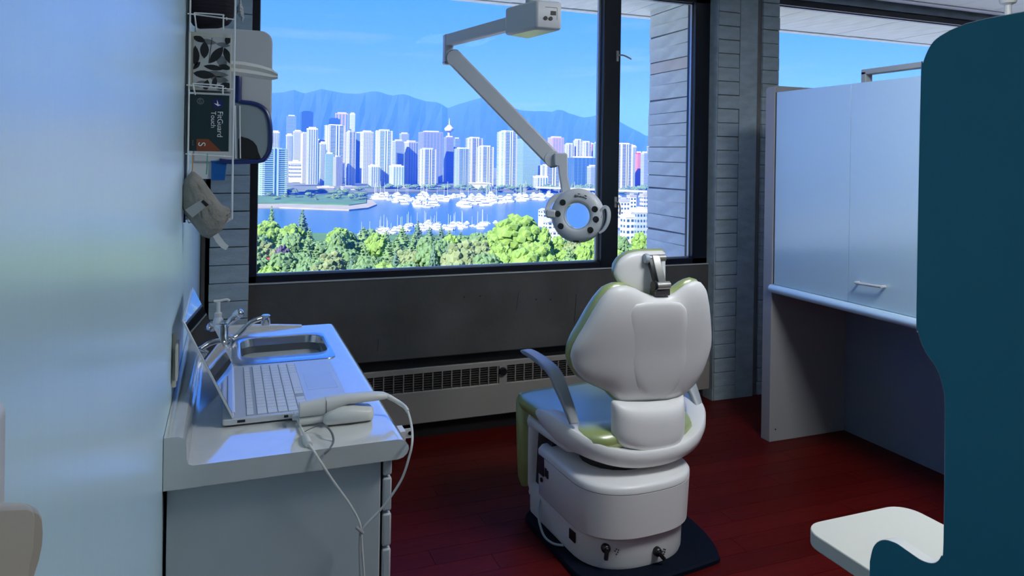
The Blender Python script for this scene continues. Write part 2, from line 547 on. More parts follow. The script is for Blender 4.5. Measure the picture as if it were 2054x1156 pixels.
M_water = mat('inlet_water', (0.02, 0.11, 0.24), rough=0.25, spec=0.3, var=0.12, vscale=0.02, bump=0.3, bscale=0.4)
M_land = mat('park_ground', (0.08, 0.19, 0.05), rough=0.9, var=0.3, vscale=0.03)
M_city = mat('city_ground', (0.15, 0.18, 0.15), rough=0.9, var=0.3, vscale=0.01)
M_sand = mat('beach_sand', (0.34, 0.31, 0.25), rough=0.9, var=0.15, vscale=0.05)
struct('trim_5', MB().box(-5000, 9000, 300, 9000, WZ - 6, WZ), M_water, label='blue water of the inlet', cat='water')
# near hillside with the park
rows = []
for d, z in ((215, -49), (300, -54), (480, -60), (600, WZ + 1.5), (640, WZ - 1)):
    rows.append([EYE.to_2d().to_3d() + Vector((_sy * d + _cy * s, _cy * d - _sy * s, z)) for s in (-900, -300, 0, 300, 900)])
struct('trim_6', MB().loft(rows, cap=False, closed=False), M_land, label='green park slope running down to the water', cat='ground', smooth=False)
rows = []
for d, z in ((12, -44), (120, -46), (216, -49)):
    rows.append([EYE.to_2d().to_3d() + Vector((_sy * d + _cy * s, _cy * d - _sy * s, z)) for s in (-900, -300, 0, 300, 900)])
struct('trim_11', MB().loft(rows, cap=False, closed=False), mat('bounce_ground', (0.68, 0.67, 0.63), rough=0.9, var=0.3, vscale=0.05), label='unseen ground below the building, made pale to bounce sunlight upwards', cat='ground', smooth=False)  # out of view, kept pale so its bounce brightens the soffit
# far shore
def flat(name, pts, z0, z1, m, label, cat):
    poly = [onZ(px, py, z0) for px, py in pts]
    mb = MB()
    n = len(poly)
    mb.loft([[Vector((p.x, p.y, z0 - 4)) for p in poly], [Vector((p.x, p.y, z1)) for p in poly]])
    return struct(name, mb, m, label=label, cat=cat, smooth=False)
flat('trim_7', [(-200, 394), (640, 394), (735, 389), (900, 386), (1100, 386), (1300, 389), (2300, 420), (2300, 352), (1300, 341), (700, 335), (-200, 330)], WZ, WZ + 3, M_city, 'city ground on the far shore', 'ground')
flat('trim_8', [(-100, 424), (560, 418), (640, 421), (700, 423), (738, 419), (756, 412), (745, 402), (700, 396), (640, 390), (-100, 388)], WZ, WZ + 1.5, M_sand, 'sandy point with a pale beach on the left shore', 'ground')
flat('trim_9', [(-100, 415), (560, 411), (640, 413), (700, 415), (735, 410), (735, 400), (690, 393), (640, 387), (-100, 380)], WZ, WZ + 2.4, M_land, 'grassy top of the point on the left shore', 'ground')
# mountains
prof = [(-400, 196), (100, 190), (430, 192), (515, 191), (545, 187), (570, 185), (590, 180), (612, 188), (625, 184), (642, 178), (665, 183), (690, 187), (715, 188), (735, 186), (752, 182), (770, 187), (785, 192), (810, 189),
        (832, 196), (852, 203), (880, 205), (897, 217), (915, 211), (938, 203), (962, 197), (985, 199), (1010, 210), (1040, 220), (1075, 224), (1090, 222), (1105, 225), (1122, 219), (1148, 230), (1175, 236), (1205, 230),
        (1240, 243), (1268, 258), (1297, 273), (1420, 290), (1700, 285), (2100, 292), (2600, 300)]
M_mtn = mat('forested_mountain', (0.02, 0.04, 0.045), rough=0.95, var=0.3, vscale=0.0012)
rm = random.Random(11)
cols_ = []
px = -400.0
while px <= 2600:
    yt = interp(prof, px) + rm.uniform(-0.8, 0.8)
    top = ext(px, yt, 9500)
    col = []
    for k, (dd, hh) in enumerate(((6200, 0.0), (7000, 0.22), (7800, 0.40), (8600, 0.68), (9500, 1.0), (10600, 0.55))):
        g = ext(px, yt, dd)
        z = WZ + (top.z - WZ) * hh * (1 + (rm.uniform(-0.05, 0.05) if 0 < k < 4 else 0))
        col.append(Vector((g.x, g.y, z)))
    cols_.append(col)
    px += 11
mt = struct('trim_10', MB().loft(cols_, cap=False, closed=False), M_mtn, label='blue forested mountain range on the horizon', cat='mountain', smooth=False)

# ---------------------------------------------------------------- towers
G_blue = mat('tower_glass_blue', (0.09, 0.20, 0.34), rough=0.2, spec=0.6)
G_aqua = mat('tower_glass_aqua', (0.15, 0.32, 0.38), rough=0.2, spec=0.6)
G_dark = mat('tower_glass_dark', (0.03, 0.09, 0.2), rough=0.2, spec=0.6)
G_lav = mat('tower_wall_lavender', (0.23, 0.24, 0.34), rough=0.6)
C_white = mat('tower_white_concrete', (0.62, 0.61, 0.59), rough=0.7)
C_cream = mat('tower_cream_concrete', (0.50, 0.46, 0.43), rough=0.7)
C_grey = mat('tower_grey_concrete', (0.34, 0.37, 0.41), rough=0.7)
C_pink = mat('tower_pink_stone', (0.40, 0.29, 0.33), rough=0.7)
C_red = mat('tower_red_panel', (0.5,0.06,0.06), rough=0.6)
def tower(px0, px1, yt, d, style, label, th=30, glass=G_aqua, wall=C_white, cap=0.10, capm=None, cat='tower', name='high_rise', step=None, yb=None):
    w = (px1 - px0) * d / F_PX
    pc = ext((px0 + px1) / 2, yt, d)
    zt = pc.z
    zb = WZ if yb is None else ext((px0 + px1) / 2, yb, d).z
    rz = math.radians(th) - YAW
    a = w / (math.cos(math.radians(th)) + math.sin(math.radians(abs(th)))) if th else w
    h = a / 2
    root = thing(name, (pc.x, pc.y, zb), label, cat, 'towers of the skyline')
    R = Matrix.Translation((pc.x, pc.y, 0)) @ Matrix.Rotation(rz, 4, 'Z')
    def tb(boxes):
        m = MB()
        for b in boxes: m.box(*b)
        m.v = [R @ v for v in m.v]
        return m
    H = zt - zb
    body = glass if style in ('balc', 'glass', 'fins') else wall
    zc = zt - cap * min(H, 60) * 0.5
    build('tower_body', tb([(-h, h, -h, h, zb, zc)]), body, root, smooth=False)
    build('roof_house', tb([(-h * .62, h * .7, -h * .55, h * .6, zc - 0.5, zt)]), capm or (C_white if style != 'dark' else G_dark), root, smooth=False)
    fl = 3.3 if H < 140 else 3.6
    zz = zb + fl
    sl, fn = [], []
    pr = 0.035 * a
    while zz < zc - 0.5:
        if style == 'balc':
            sl.append((-h - pr, -h * .15, -h - pr, -h * .1, zz, zz + 0.8))
            sl.append((h * .25, h + pr, -h - pr, -h * .2, zz, zz + 0.8))
            sl.append((-h - pr, -h * .2, h * .2, h + pr, zz, zz + 0.8))
        elif style == 'glass': sl.append((-h - .25, h + .25, -h - .25, h + .25, zz, zz + 0.7))
        elif style == 'grid': sl.append((-h - .3, h + .3, -h - .3, h + .3, zz, zz + 1.2))
        elif style == 'strip': pass
        elif style == 'fins': sl.append((-h - .2, h + .2, -h - .2, h + .2, zz, zz + 0.5))
        zz += fl
    if style == 'balc':
        for s in (-0.12, 0.22):
            fn.append((h * s, h * (s + .11), -h - pr * 1.2, -h + .5, zb, zc + 1)); fn.append((-h - pr * 1.2, -h + .5, h * s, h * (s + .11), zb, zc + 1))
        fn.append((-h - pr * .5, -h * .8, -h - pr * .5, -h * .8, zb, zc)); fn.append((h * .85, h + pr * .5, -h - pr * .5, -h * .8, zb, zc))
    if style == 'fins':
        for k in range(7):
            s = -1 + k * 2 / 6
            fn.append((h * s - .5, h * s + .5, -h - .6, -h + .5, zb, zc)); fn.append((-h - .6, -h + .5, h * s - .5, h * s + .5, zb, zc))
    gl = []
    if style in ('strip', 'grid'):
        n = 4 if style == 'strip' else 6
        for k in range(n):
            s0 = -1 + (k + .22) * 2 / n
            s1 = -1 + (k + .80) * 2 / n
            gl.append((h * s0, h * s1, -h - .15, -h + .5, zb + 4, zc - 3)); gl.append((-h - .15, -h + .5, h * s0, h * s1, zb + 4, zc - 3))
        build('window_strips', tb(gl), glass, root, smooth=False, kind='stuff')
        if style == 'strip':
            zz = zb + fl
            while zz < zc - 3:
                sl.append((-h - .3, h * .5, -h - .3, h * .5, zz, zz + .55)); zz += fl * 1
    if sl: build('floor_slabs', tb(sl), wall if style != 'glass' else C_grey, root, smooth=False, kind='stuff')
    if fn: build('wall_fins', tb(fn), wall, root, smooth=False, kind='stuff')
    return root

T_ = [  # px0, px1, top, distance, style, label, th, glass, wall
 (573, 596, 231, 2050, 'glass', 'slim grey-blue glass tower with white edge frame, left in the back row', 20, G_blue, C_grey),
 (600, 630, 223, 2150, 'dark', 'dark blue tower with slanted top rising over the left skyline', 25, G_dark, G_dark),
 (656, 684, 237, 2080, 'dark', 'dark blue flat-topped block behind the white stepped tower', 20, G_dark, G_dark),
 (670, 701, 226, 2180, 'strip', 'tall brownish-pink tower with white ends, highest in the skyline', 15, G_blue, C_pink),
 (701, 713, 226, 2120, 'grid', 'thin white gridded tower right beside the pinkish one', 20, G_aqua, C_white),
 (544, 562, 262, 1750, 'strip', 'white block rising behind the near aqua tower', 30, G_blue, C_white),
 (573, 588, 268, 1720, 'strip', 'narrow white tower left of the cream tower', 30, G_blue, C_white),
 (587, 607, 261, 1780, 'grid', 'cream gridded tower in the left part of the skyline', 25, G_aqua, C_cream),
 (604, 618, 265, 1700, 'fins', 'pale aqua narrow tower between cream and white towers', 35, G_aqua, C_white),
 (614, 639, 255, 1640, 'strip', 'broad white tower with one dark vertical window strip', 28, G_blue, C_white),
 (635, 652, 279, 1680, 'glass', 'light blue glass slab tower right of the broad white tower', 35, G_aqua, C_white),
 (640, 655, 284, 1610, 'strip', 'short white tower in front of the light blue slab', 30, G_blue, C_white),
 (650, 693, 250, 1760, 'balc', 'large white tower with stepped roof in left centre', 30, G_aqua, C_white),
 (650, 671, 306, 1580, 'glass', 'blue-white glass tower with flat roof standing in front row left', 22, G_aqua, C_white),
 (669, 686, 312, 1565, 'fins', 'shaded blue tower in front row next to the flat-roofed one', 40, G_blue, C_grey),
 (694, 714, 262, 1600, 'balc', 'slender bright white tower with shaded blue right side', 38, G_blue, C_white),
 (711, 729, 265, 1820, 'glass', 'hazy blue tower right behind the slender white tower', 25, G_blue, C_grey),
 (722, 750, 262, 1760, 'grid', 'lavender-white tower with fine window grid', 30, G_blue, C_white),
 (752, 788, 260, 1600, 'balc', 'tall white and aqua tower with white crown, centre left', 25, G_aqua, C_white),
 (738, 763, 330, 1560, 'strip', 'low white apartment block in front of the tall crowned tower', 30, G_blue, C_white),
 (801, 821, 266, 1950, 'grid', 'distant pale tower peeping over the lavender grid tower', 25, G_blue, C_grey),
 (787, 811, 280, 1680, 'grid', 'lavender tower with dense window grid beside the crowned tower', 30, G_blue, C_grey),
 (780, 811, 330, 1560, 'strip', 'low white block with blue windows below the lavender tower', 30, G_aqua, C_white),
 (810, 839, 282, 1720, 'strip', 'cream slab tower with shaded right side near the centre', 35, G_blue, C_cream),
 (838, 890, 263, 1850, 'grid', 'wide lavender office tower with rows of windows, centre', 22, G_blue, G_lav),
 (840, 875, 297, 1575, 'balc', 'white and blue balcony tower standing before the wide lavender office', 30, G_blue, C_white),
 (890, 912, 273, 1950, 'grid', 'violet-grey office tower below the lookout disc', 25, G_blue, G_lav),
 (910, 923, 276, 1900, 'glass', 'thin hazy blue tower right of the lookout', 25, G_blue, C_grey),
 (911, 941, 296, 1580, 'balc', 'aqua balcony tower in the front row, centre', 30, G_aqua, C_grey),
 (935, 968, 275, 1680, 'balc', 'white balcony tower with pale crown behind its twin', 30, G_blue, C_white),
 (956, 990, 292, 1575, 'balc', 'white balcony tower in front of its taller twin', 28, G_blue, C_white),
 (998, 1037, 262, 1570, 'balc', 'tall aqua twin-bay tower standing alone right of centre', 32, G_aqua, C_white),
 (1037, 1084, 276, 1720, 'glass', 'broad aqua glass tower behind the lamp arm', 20, G_aqua, C_white),
 (1080, 1124, 330, 1650, 'balc', 'mid-height blue tower with white floor bands under the lamp arm', 25, G_blue, C_white),
 (1069, 1099, 352, 1560, 'strip', 'small white boxy building near the far marina', 20, G_blue, C_white),
 (1099, 1131, 274, 2000, 'strip', 'pinkish tower with flat crown right of the lamp arm', 22, G_lav, C_pink),
 (1132, 1152, 287, 1750, 'balc', 'left one of three bright white towers right of the pink tower', 30, G_blue, C_white),
 (1150, 1169, 279, 1760, 'balc', 'middle and tallest of three bright white towers', 30, G_blue, C_white),
 (1167, 1186, 283, 1750, 'balc', 'right one of three bright white towers', 30, G_blue, C_white),
 (1185, 1192, 287, 1790, 'strip', 'thin tower with red end wall beside the white towers', 25, G_blue, C_red),
 (1190, 1206, 285, 1720, 'glass', 'pale green glass tower touching the window mullion', 25, G_aqua, C_white),
 (1139, 1197, 314, 1620, 'fins', 'dark blue glass mid-rise with white roof band', 12, G_dark, G_blue),
 (1178, 1198, 331, 1570, 'grid', 'lavender slab in front of the dark blue mid-rise', 25, G_blue, C_grey),
 (1196, 1238, 330, 1640, 'glass', 'blue glass block hidden mostly by the mullion', 15, G_blue, C_grey),
 (1237, 1267, 287, 1600, 'balc', 'blue tower with white crown right of the mullion', 18, G_dark, C_white),
 (1264, 1277, 291, 1750, 'strip', 'slim white tower beside the white-crowned one', 30, G_blue, C_white),
 (1275, 1288, 304, 1690, 'strip', 'small red tower near the concrete fin', 20, C_pink, C_red),
 (1286, 1300, 304, 1580, 'grid', 'grey gridded tower at the edge of the concrete fin', 28, G_blue, C_grey),
 (1300, 1340, 290, 1640, 'balc', 'white tower hidden behind the concrete fin', 28, G_blue, C_white),
 (470, 515, 270, 1700, 'balc', 'white tower hidden behind the towel dispenser', 28, G_blue, C_white),
 (425, 462, 285, 1650, 'strip', 'cream tower beyond the left window edge', 28, G_blue, C_cream),
 (380, 415, 276, 1720, 'balc', 'aqua tower beyond the left window edge', 28, G_aqua, C_white),
 (330, 368, 292, 1600, 'grid', 'grey gridded tower beyond the left window edge', 28, G_blue, C_grey),
 (1352, 1392, 300, 1700, 'balc', 'aqua tower behind the concrete fin', 28, G_aqua, C_white),
 (1405, 1440, 292, 1760, 'strip', 'cream tower behind the column between the windows', 28, G_blue, C_cream),
]
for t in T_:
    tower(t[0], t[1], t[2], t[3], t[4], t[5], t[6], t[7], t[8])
tower(515, 578, 297, 1170, 'balc', 'big near aqua glass tower with many balconies at the left window edge', 30, G_aqua, mat('tower_pale_aqua', (0.36, 0.48, 0.52), rough=0.5), cap=0.03)
# lookout tower with disc and spire
lk = ext(901, 262, 2000)
lt = thing('lookout_tower', (lk.x, lk.y, WZ), 'white lookout tower with saucer deck and thin spire', 'tower', 'towers of the skyline')
zt = lk.z
build('shaft', MB().lathe([(5, WZ - zt), (4.2, 0)], (lk.x, lk.y, zt), n=10), C_grey, lt)
build('saucer', MB().lathe([(4, -4), (11, -1.0), (13, 3), (13, 6), (8, 10), (4, 15)], (lk.x, lk.y, zt), n=18), C_white, lt)
build('spire', MB().lathe([(1.4, 14), (0.9, 24), (0.4, 34)], (lk.x, lk.y, zt), n=6), C_white, lt)

# low waterfront houses
def house(px0, px1, yt, yb, d, wall, roof, label, th=25, gable=False):
    w = (px1 - px0) * d / F_PX
    a, b = ext((px0 + px1) / 2, yt, d), ext((px0 + px1) / 2, yb, d)
    root = thing('waterfront_house', (b.x, b.y, b.z), label, 'house', 'low waterfront houses')
    R = Matrix.Translation((a.x, a.y, 0)) @ Matrix.Rotation(math.radians(th) - YAW, 4, 'Z')
    h = w / (math.cos(math.radians(th)) + math.sin(math.radians(th))) / 2
    H = a.z - b.z
    m = MB().box(-h, h, -h, h, b.z - 8, a.z - H * .2)
    m.v = [R @ v for v in m.v]
    build('wall', m, wall, root, smooth=False)
    r = MB()
    if gable:
        r.prism([(-h * 1.1, a.z - H * .22), (h * 1.1, a.z - H * .22), (0, a.z)], 1, -h * 1.1, h * 1.1)
    else:
        r.box(-h * 1.06, h * 1.06, -h * 1.06, h * 1.06, a.z - H * .2, a.z - H * .08).box(-h * .4, h * .5, -h * .4, h * .4, a.z - H * .1, a.z)
    r.v = [R @ v for v in r.v]
    build('roof', r, roof, root, smooth=False)
    n = max(2, int(w / 3.5))
    k = max(2, int(H * 1.2 / 3.2))
    for i in range(n):
        for j in range(min(k, 4)):
            x0 = -h + (i + .25) * 2 * h / n
            z0 = b.z + (j + .3) * (H * .8) / min(k, 4)
            for wm in (MB().box(x0, x0 + h * 1.1 / n, -h - .15, -h + .2, z0, z0 + H * .35 / min(k, 4)), MB().box(-h - .15, -h + .2, x0, x0 + h * 1.1 / n, z0, z0 + H * .35 / min(k, 4))):
                wm.v = [R @ v for v in wm.v]
                build('window', wm, G_dark, root, smooth=False)
M_roofred = mat('red_roof', (0.5, 0.06, 0.06), rough=0.7)
M_roofgrey = mat('grey_roof', (0.33, 0.33, 0.36), rough=0.7)
HS = [(1238, 1262, 396, 440, 700, C_white, M_roofgrey, 'white stacked flats just right of the mullion', 15, False),
      (1258, 1276, 388, 425, 760, C_white, M_roofgrey, 'white terrace block below the bridge', 20, False),
      (1245, 1272, 425, 482, 560, C_white, C_white, 'nearest bright white house right of the mullion', 25, False),
      (1268, 1300, 415, 470, 640, C_grey, C_white, 'long grey-white flats beside the concrete fin', 15, False),
      (1284, 1304, 385, 425, 780, C_cream, M_roofgrey, 'cream block at the edge of the fin', 20, False),
      (1080, 1104, 418, 436, 620, C_white, M_roofgrey, 'white gabled house left of the lamp head', 30, True),
      (1090, 1116, 440, 466, 540, C_white, M_roofgrey, 'stepped white house below the lamp head', 25, True),
      (1098, 1132, 458, 486, 500, C_white, C_white, 'low white house under the lamp head', 20, False),
      (1150, 1190, 470, 496, 520, C_white, M_roofgrey, 'white house right under the lamp ring', 20, True),
      (578, 606, 321, 358, 1540, C_white, C_white, 'low white block left of the front towers', 25, False),
      (634, 672, 373, 392, 1420, C_white, C_cream, 'small white houses row by the left shore', 20, False),
      (682, 716, 372, 392, 1400, C_white, M_roofgrey, 'white villa with terraces near the beach', 25, False),
      (580, 632, 392, 410, 1180, C_grey, M_roofgrey, 'flat pale roofed pavilion on the left shore', 10, False),
      (940, 985, 366, 377, 1545, C_white, C_white, 'long low white row below the twin towers', 8, False),
      (800, 836, 372, 382, 1540, C_white, C_cream, 'low white pavilion behind the marina', 8, False),
      (532, 585, 514, 530, 330, C_cream, M_roofred, 'red roofed house among the trees, larger one', 5, False),
      (600, 622, 515, 529, 330, C_cream, M_roofred, 'red roofed house among the trees, smaller one', 10, False)]
for h_ in HS: house(*h_)
# bridge on the right
b0, b1 = ext(1080, 376, 1480), ext(1420, 389, 1250)
br = thing('road_bridge', (b0.x, b0.y, WZ), 'long low pale road bridge crossing the water at right', 'bridge')
build('deck', MB().obox(b0, b1, 18, 3.5), C_grey, br, smooth=False)
for k in range(7):
    p = b0.lerp(b1, (k + .5) / 7)
    build('pier', MB().box(p.x - 2, p.x + 2, p.y - 5, p.y + 5, WZ - 2, p.z - 1), C_grey, br, smooth=False)

# ---------------------------------------------------------------- trees
def leafm(name, c, c2): return mat(name, c, rough=0.85, var=0.5, vscale=9, col2=c2, bump=0.0)
L_bright = leafm('bright_leaves', (0.23, 0.36, 0.075), (0.13, 0.24, 0.045))
L_mid = leafm('mid_leaves', (0.17, 0.27, 0.10), (0.09, 0.18, 0.075))
L_blue = leafm('fir_needles', (0.12, 0.21, 0.13), (0.055, 0.12, 0.085))
L_olive = leafm('olive_leaves', (0.23, 0.27, 0.12), (0.14, 0.20, 0.08))
L_purple = leafm('purple_leaves', (0.13, 0.10, 0.16), (0.06, 0.05, 0.10))
M_bark = mat('tree_bark', (0.16, 0.11, 0.08), rough=0.9)
def tree_proto(kind, leaf, seed):
    """unit tree: height 1, crown width 1, standing at the origin"""
    rr = random.Random(seed)
    root = bpy.data.objects.new('tree', None)
    COL.objects.link(root)
    cm = MB()
    if kind == 'round':
        for k in range(130):
            t = rr.random() ** 0.7
            ang = rr.uniform(0, 2 * math.pi)
            el = math.asin(rr.uniform(-0.55, 1))
            rad = rr.uniform(0.62, 1.0)
            cm.blob((0.40 * rad * math.cos(el) * math.cos(ang), 0.40 * rad * math.cos(el) * math.sin(ang), 0.60 + 0.33 * rad * math.sin(el)), rr.uniform(0.05, 0.11), 1, 0.3, (1, 1, 0.8), rr)
        cm.blob((0, 0, 0.60), 0.36, 2, 0.06, (1, 1, 0.85), rr)
    else:
        n = 15
        for i in range(n):
            t = i / (n - 1)
            zz = 0.10 + 0.86 * t
            r0 = 0.46 * (1 - t) ** 0.85 + 0.02
            m = max(3, int(11 * (1 - t)) + 2)
            for k in range(m):
                ang = k * 2 * math.pi / m + i * 0.9 + rr.uniform(-.3, .3)
                rad = r0 * rr.uniform(0.55, 1.0)
                cm.blob((rad * math.cos(ang), rad * math.sin(ang), zz - rad * 0.12), rr.uniform(0.05, 0.085) * (1.15 - 0.6 * t), 1, 0.3, (1.2, 1.2, 0.55), rr)
        cm.lathe([(0.36, 0.1), (0.2, 0.5), (0.01, 0.97)], n=9)
    build('crown', cm, leaf, root, smooth=False, center=False)
    build('trunk', MB().lathe([(0.035, 0.0), (0.025, 0.5)], n=6), M_bark, root, center=False)
    return root
PROTO = {'bright': tree_proto('round', L_bright, 1), 'mid': tree_proto('round', L_mid, 2), 'olive': tree_proto('round', L_olive, 3),
         'purple': tree_proto('round', L_purple, 4), 'fir': tree_proto('fir', L_blue, 5), 'firmid': tree_proto('fir', L_mid, 6)}
USED = set()
TLAB = {'bright': 'bright yellow-green round tree in the park', 'mid': 'mid green round tree in the park', 'olive': 'olive green broad tree in the park',
        'purple': 'purple leaved round tree in the park', 'fir': 'dark blue-green fir tree in the park', 'firmid': 'lighter green conifer in the park'}
TNAME = {'bright': 'leafy_tree', 'mid': 'leafy_tree', 'olive': 'leafy_tree', 'purple': 'purple_tree', 'fir': 'fir_tree', 'firmid': 'conifer_tree'}
rt = random.Random(21)
def ground_z(d): return interp([(60, -30), (200, -48), (300, -54), (480, -60), (600, WZ + 1.5), (640, WZ - 1)], d)
def tree(px, yt, wpx, d, kind, label=None, gz=None, group=None):
    p = ext(px, yt, d)
    gz = ground_z(d) if gz is None else gz
    o = PROTO[kind]
    if kind in USED: o = dup(o)
    USED.add(kind)
    o.name = TNAME[kind]
    w = wpx * d / F_PX
    o.location = (p.x, p.y, gz - 0.3)
    o.scale = (w, w, max(2.0, p.z - gz))
    o.rotation_euler = (0, 0, rt.uniform(0, 6.28))
    tag(o, label or TLAB[kind], 'tree', group or 'park trees below the window')
SPECIAL = [(545, 410, 30, 470, 'firmid', 'tall slender conifer at the left water edge'), (607, 418, 46, 470, 'fir', 'ragged dark fir leaning over the left water'),
           (680, 454, 62, 430, 'bright', 'bright green dome tree by the left end of the marina'), (1035, 426, 120, 380, 'bright', 'largest bright green tree left of the lamp head'),
           (1000, 448, 60, 385, 'bright', 'bright green tree at the left flank of the largest one'), (925, 478, 96, 268, 'olive', 'big olive dome tree low in the window centre'),
           (565, 486, 44, 300, 'purple', 'purple leaved tree above the red roofs'), (1065, 482, 120, 262, 'bright', 'wide yellow-green tree below the lamp'),
           (535, 440, 70, 430, 'bright', 'bright green tree at the left window edge'), (585, 446, 66, 415, 'bright', 'rounded bright tree before the dark fir'),
           (870, 482, 40, 275, 'fir', 'dark blue fir left of the olive dome tree'), (838, 440, 40, 460, 'fir', 'spiky fir standing up against the moored boats')]
SPECIAL += [(1092, 452, 34, 420, 'bright', 'bright green tree in front of the gabled houses'), (1120, 470, 44, 400, 'bright', 'bright green bush-like tree under the lamp head'), (1150, 478, 50, 380, 'olive', 'olive tree below the lamp ring'),
            (1185, 472, 50, 390, 'bright', 'bright tree left of the mullion foot'), (1245, 468, 40, 400, 'mid', 'green tree right of the mullion foot'), (1285, 462, 44, 420, 'bright', 'bright green tree by the foot of the concrete fin')]
for s in SPECIAL: tree(*s)
for d, ylo, yhi, n, kinds in ((450, 452, 468, 36, ('fir', 'firmid', 'mid', 'firmid')), (385, 462, 482, 32, ('firmid', 'mid', 'mid', 'bright')), (330, 478, 500, 28, ('mid', 'firmid', 'fir', 'olive')),
                              (280, 496, 520, 24, ('mid', 'fir', 'olive', 'mid')), (240, 516, 540, 20, ('mid', 'olive', 'firmid', 'bright'))):
    for k in range(-int(n * .22), n + int(n * .12)):
        px = 455 + (k + rt.uniform(.1, .9)) * (1380 - 455) / n
        if d > 440 and px < 690: 
            if 625 < px: continue
            yy = rt.uniform(448, 464)
        else: yy = rt.uniform(ylo, yhi)
        if d > 380 and 1075 < px < 1300: yy += 30
        kd = rt.choice(kinds)
        if px < 680 and kd == 'fir': kd = 'mid'
        if px > 985 and kd in ('fir', 'mid'): kd = 'bright'
        tree(px, yy, rt.uniform(40, 60) * (430 / d) ** 0.8, d + rt.uniform(-18, 18), kd)
# trees along the far shore
for k in range(150):
    px = 520 + (k + rt.uniform(0, 1)) * (1300 - 520) / 70 if k < 70 else (rt.uniform(520, 740) if k < 110 else rt.uniform(740, 1300))
    d = rt.uniform(1440, 1530)
    if px < 735: d = rt.uniform(1050, 1350)
    yy = 323 + (65.3 - rt.uniform(10, 20)) * F_PX / d
    tree(px, yy, rt.uniform(13, 26), d, rt.choice(('mid', 'mid', 'firmid')), 'small green tree along the far shore', WZ + 2, 'far shore trees')
# kinds not placed yet never occur; every prototype above stands in the park

# ---------------------------------------------------------------- boats
M_hull = mat('white_boat_hull', (0.62, 0.61, 0.59), rough=0.35)
M_mast = mat('pale_mast', (0.6, 0.6, 0.59), rough=0.4)
def boat_proto(sail):
    r = bpy.data.objects.new('sailing_boat' if sail else 'motor_yacht', None)
    COL.objects.link(r)
    L, B, Hh = 11.0, 3.6, 1.5
    def ring(z, s): return [(-L / 2 * s, -B / 2 * s, z), (L * .15, -B / 2 * s, z), (L * .40 * s, -B * .3 * s, z), (L / 2 * s, 0, z), (L * .40 * s, B * .3 * s, z), (L * .15, B / 2 * s, z), (-L / 2 * s, B / 2 * s, z)]
    build('hull', MB().loft([ring(-0.4, 0.8), ring(0.5, 0.95), ring(Hh, 1.0)]), M_hull, r, smooth=False, center=False)
    if sail:
        build('cabin', MB().box(-2.5, 2.2, -1.1, 1.1, Hh, Hh + 0.9), M_hull, r, center=False)
        build('mast', MB().lathe([(0.22, Hh), (0.14, 17)], (0.6, 0, 0), n=6).tube([(0.4, 0, 3.4), (-4.6, 0, 3.3)], 0.25, 6), M_mast, r, center=False)
    else:
        build('cabin', MB().box(-3.6, 2.4, -1.5, 1.5, Hh, Hh + 1.7).box(-2.4, 0.9, -1.3, 1.3, Hh + 1.7, Hh + 3.0), M_hull, r, center=False)
        build('windscreen', MB().box(-3.0, 2.5, -1.54, 1.54, Hh + .7, Hh + 1.3), G_dark, r, center=False)
    return r
BPR = {True: boat_proto(True), False: boat_proto(False)}
BU = set()
rb = random.Random(5)
def boat(px, py, sail, sc, label, group):
    p = onZ(px, py, WZ)
    o = BPR[sail]
    if sail in BU: o = dup(o)
    BU.add(sail)
    o.location = (p.x, p.y, WZ + 0.05)
    o.rotation_euler = (0, 0, rb.choice((0.1, 3.2)) + rb.uniform(-.35, .35) - YAW)
    o.scale = (sc, sc, sc)
    tag(o, label, 'boat', group)
for k in range(170):
    t = rb.random()
    px = 752 + t * (1240 - 752)
    lo = interp([(752, 401), (800, 408), (830, 419), (960, 416), (1000, 409), (1090, 402), (1240, 398)], px)
    py = rb.uniform(392, lo)
    sl = rb.random() < 0.25
    boat(px, py, sl, rb.uniform(0.9, 1.7), 'white ' + ('sailing boat' if sl else 'motor yacht') + ' moored in the far marina', 'boats in the far marina')
for k in range(64):
    px = 722 + rb.random() * (1000 - 722)
    py = interp([(722, 466), (800, 455), (850, 449), (1000, 446)], px) + rb.uniform(0, 14)
    sl = rb.random() < 0.5
    boat(px, py, sl, rb.uniform(0.55, 0.95), 'white ' + ('sailing boat with bare mast' if sl else 'motor yacht') + ' moored in the near marina behind the trees', 'boats in the near marina')

# ---------------------------------------------------------------- summer haze over the inlet and the city
hz = bpy.data.materials.new('summer_haze')
hz.use_nodes = True
hn = hz.node_tree
hn.nodes.clear()
ho = hn.nodes.new('ShaderNodeOutputMaterial')
hs = hn.nodes.new('ShaderNodeVolumeScatter')
hs.inputs['Color'].default_value = (0.018, 0.10, 1.0, 1)
hs.inputs['Density'].default_value = 0.00034
hs.phase = 'RAYLEIGH'
hn.links.new(hs.outputs[0], ho.inputs['Volume'])
haze = build('summer_haze', MB().box(-9000, 14000, 330, 11500, WZ - 2, 1050), hz, None, smooth=False)
tag(haze, 'thin blue summer haze over the inlet and mountains', 'haze', kind='stuff')
# ================================================================== worktop with sink, laptop, scanner; wall rack and dispenser on the left
def boolean_cut(o, cutter_mb):
    me = bpy.data.meshes.new('cutter')
    me.from_pydata([tuple(v) for v in cutter_mb.v], [], cutter_mb.f)
    c = bpy.data.objects.new('cutter', me)
    COL.objects.link(c)
    md = o.modifiers.new('cut', 'BOOLEAN')
    md.object = c
    md.operation = 'DIFFERENCE'
    md.solver = 'EXACT'
    dg = bpy.context.evaluated_depsgraph_get()
    nm = bpy.data.meshes.new_from_object(o.evaluated_get(dg))
    o.modifiers.clear()
    o.data = nm
    bpy.data.objects.remove(c)

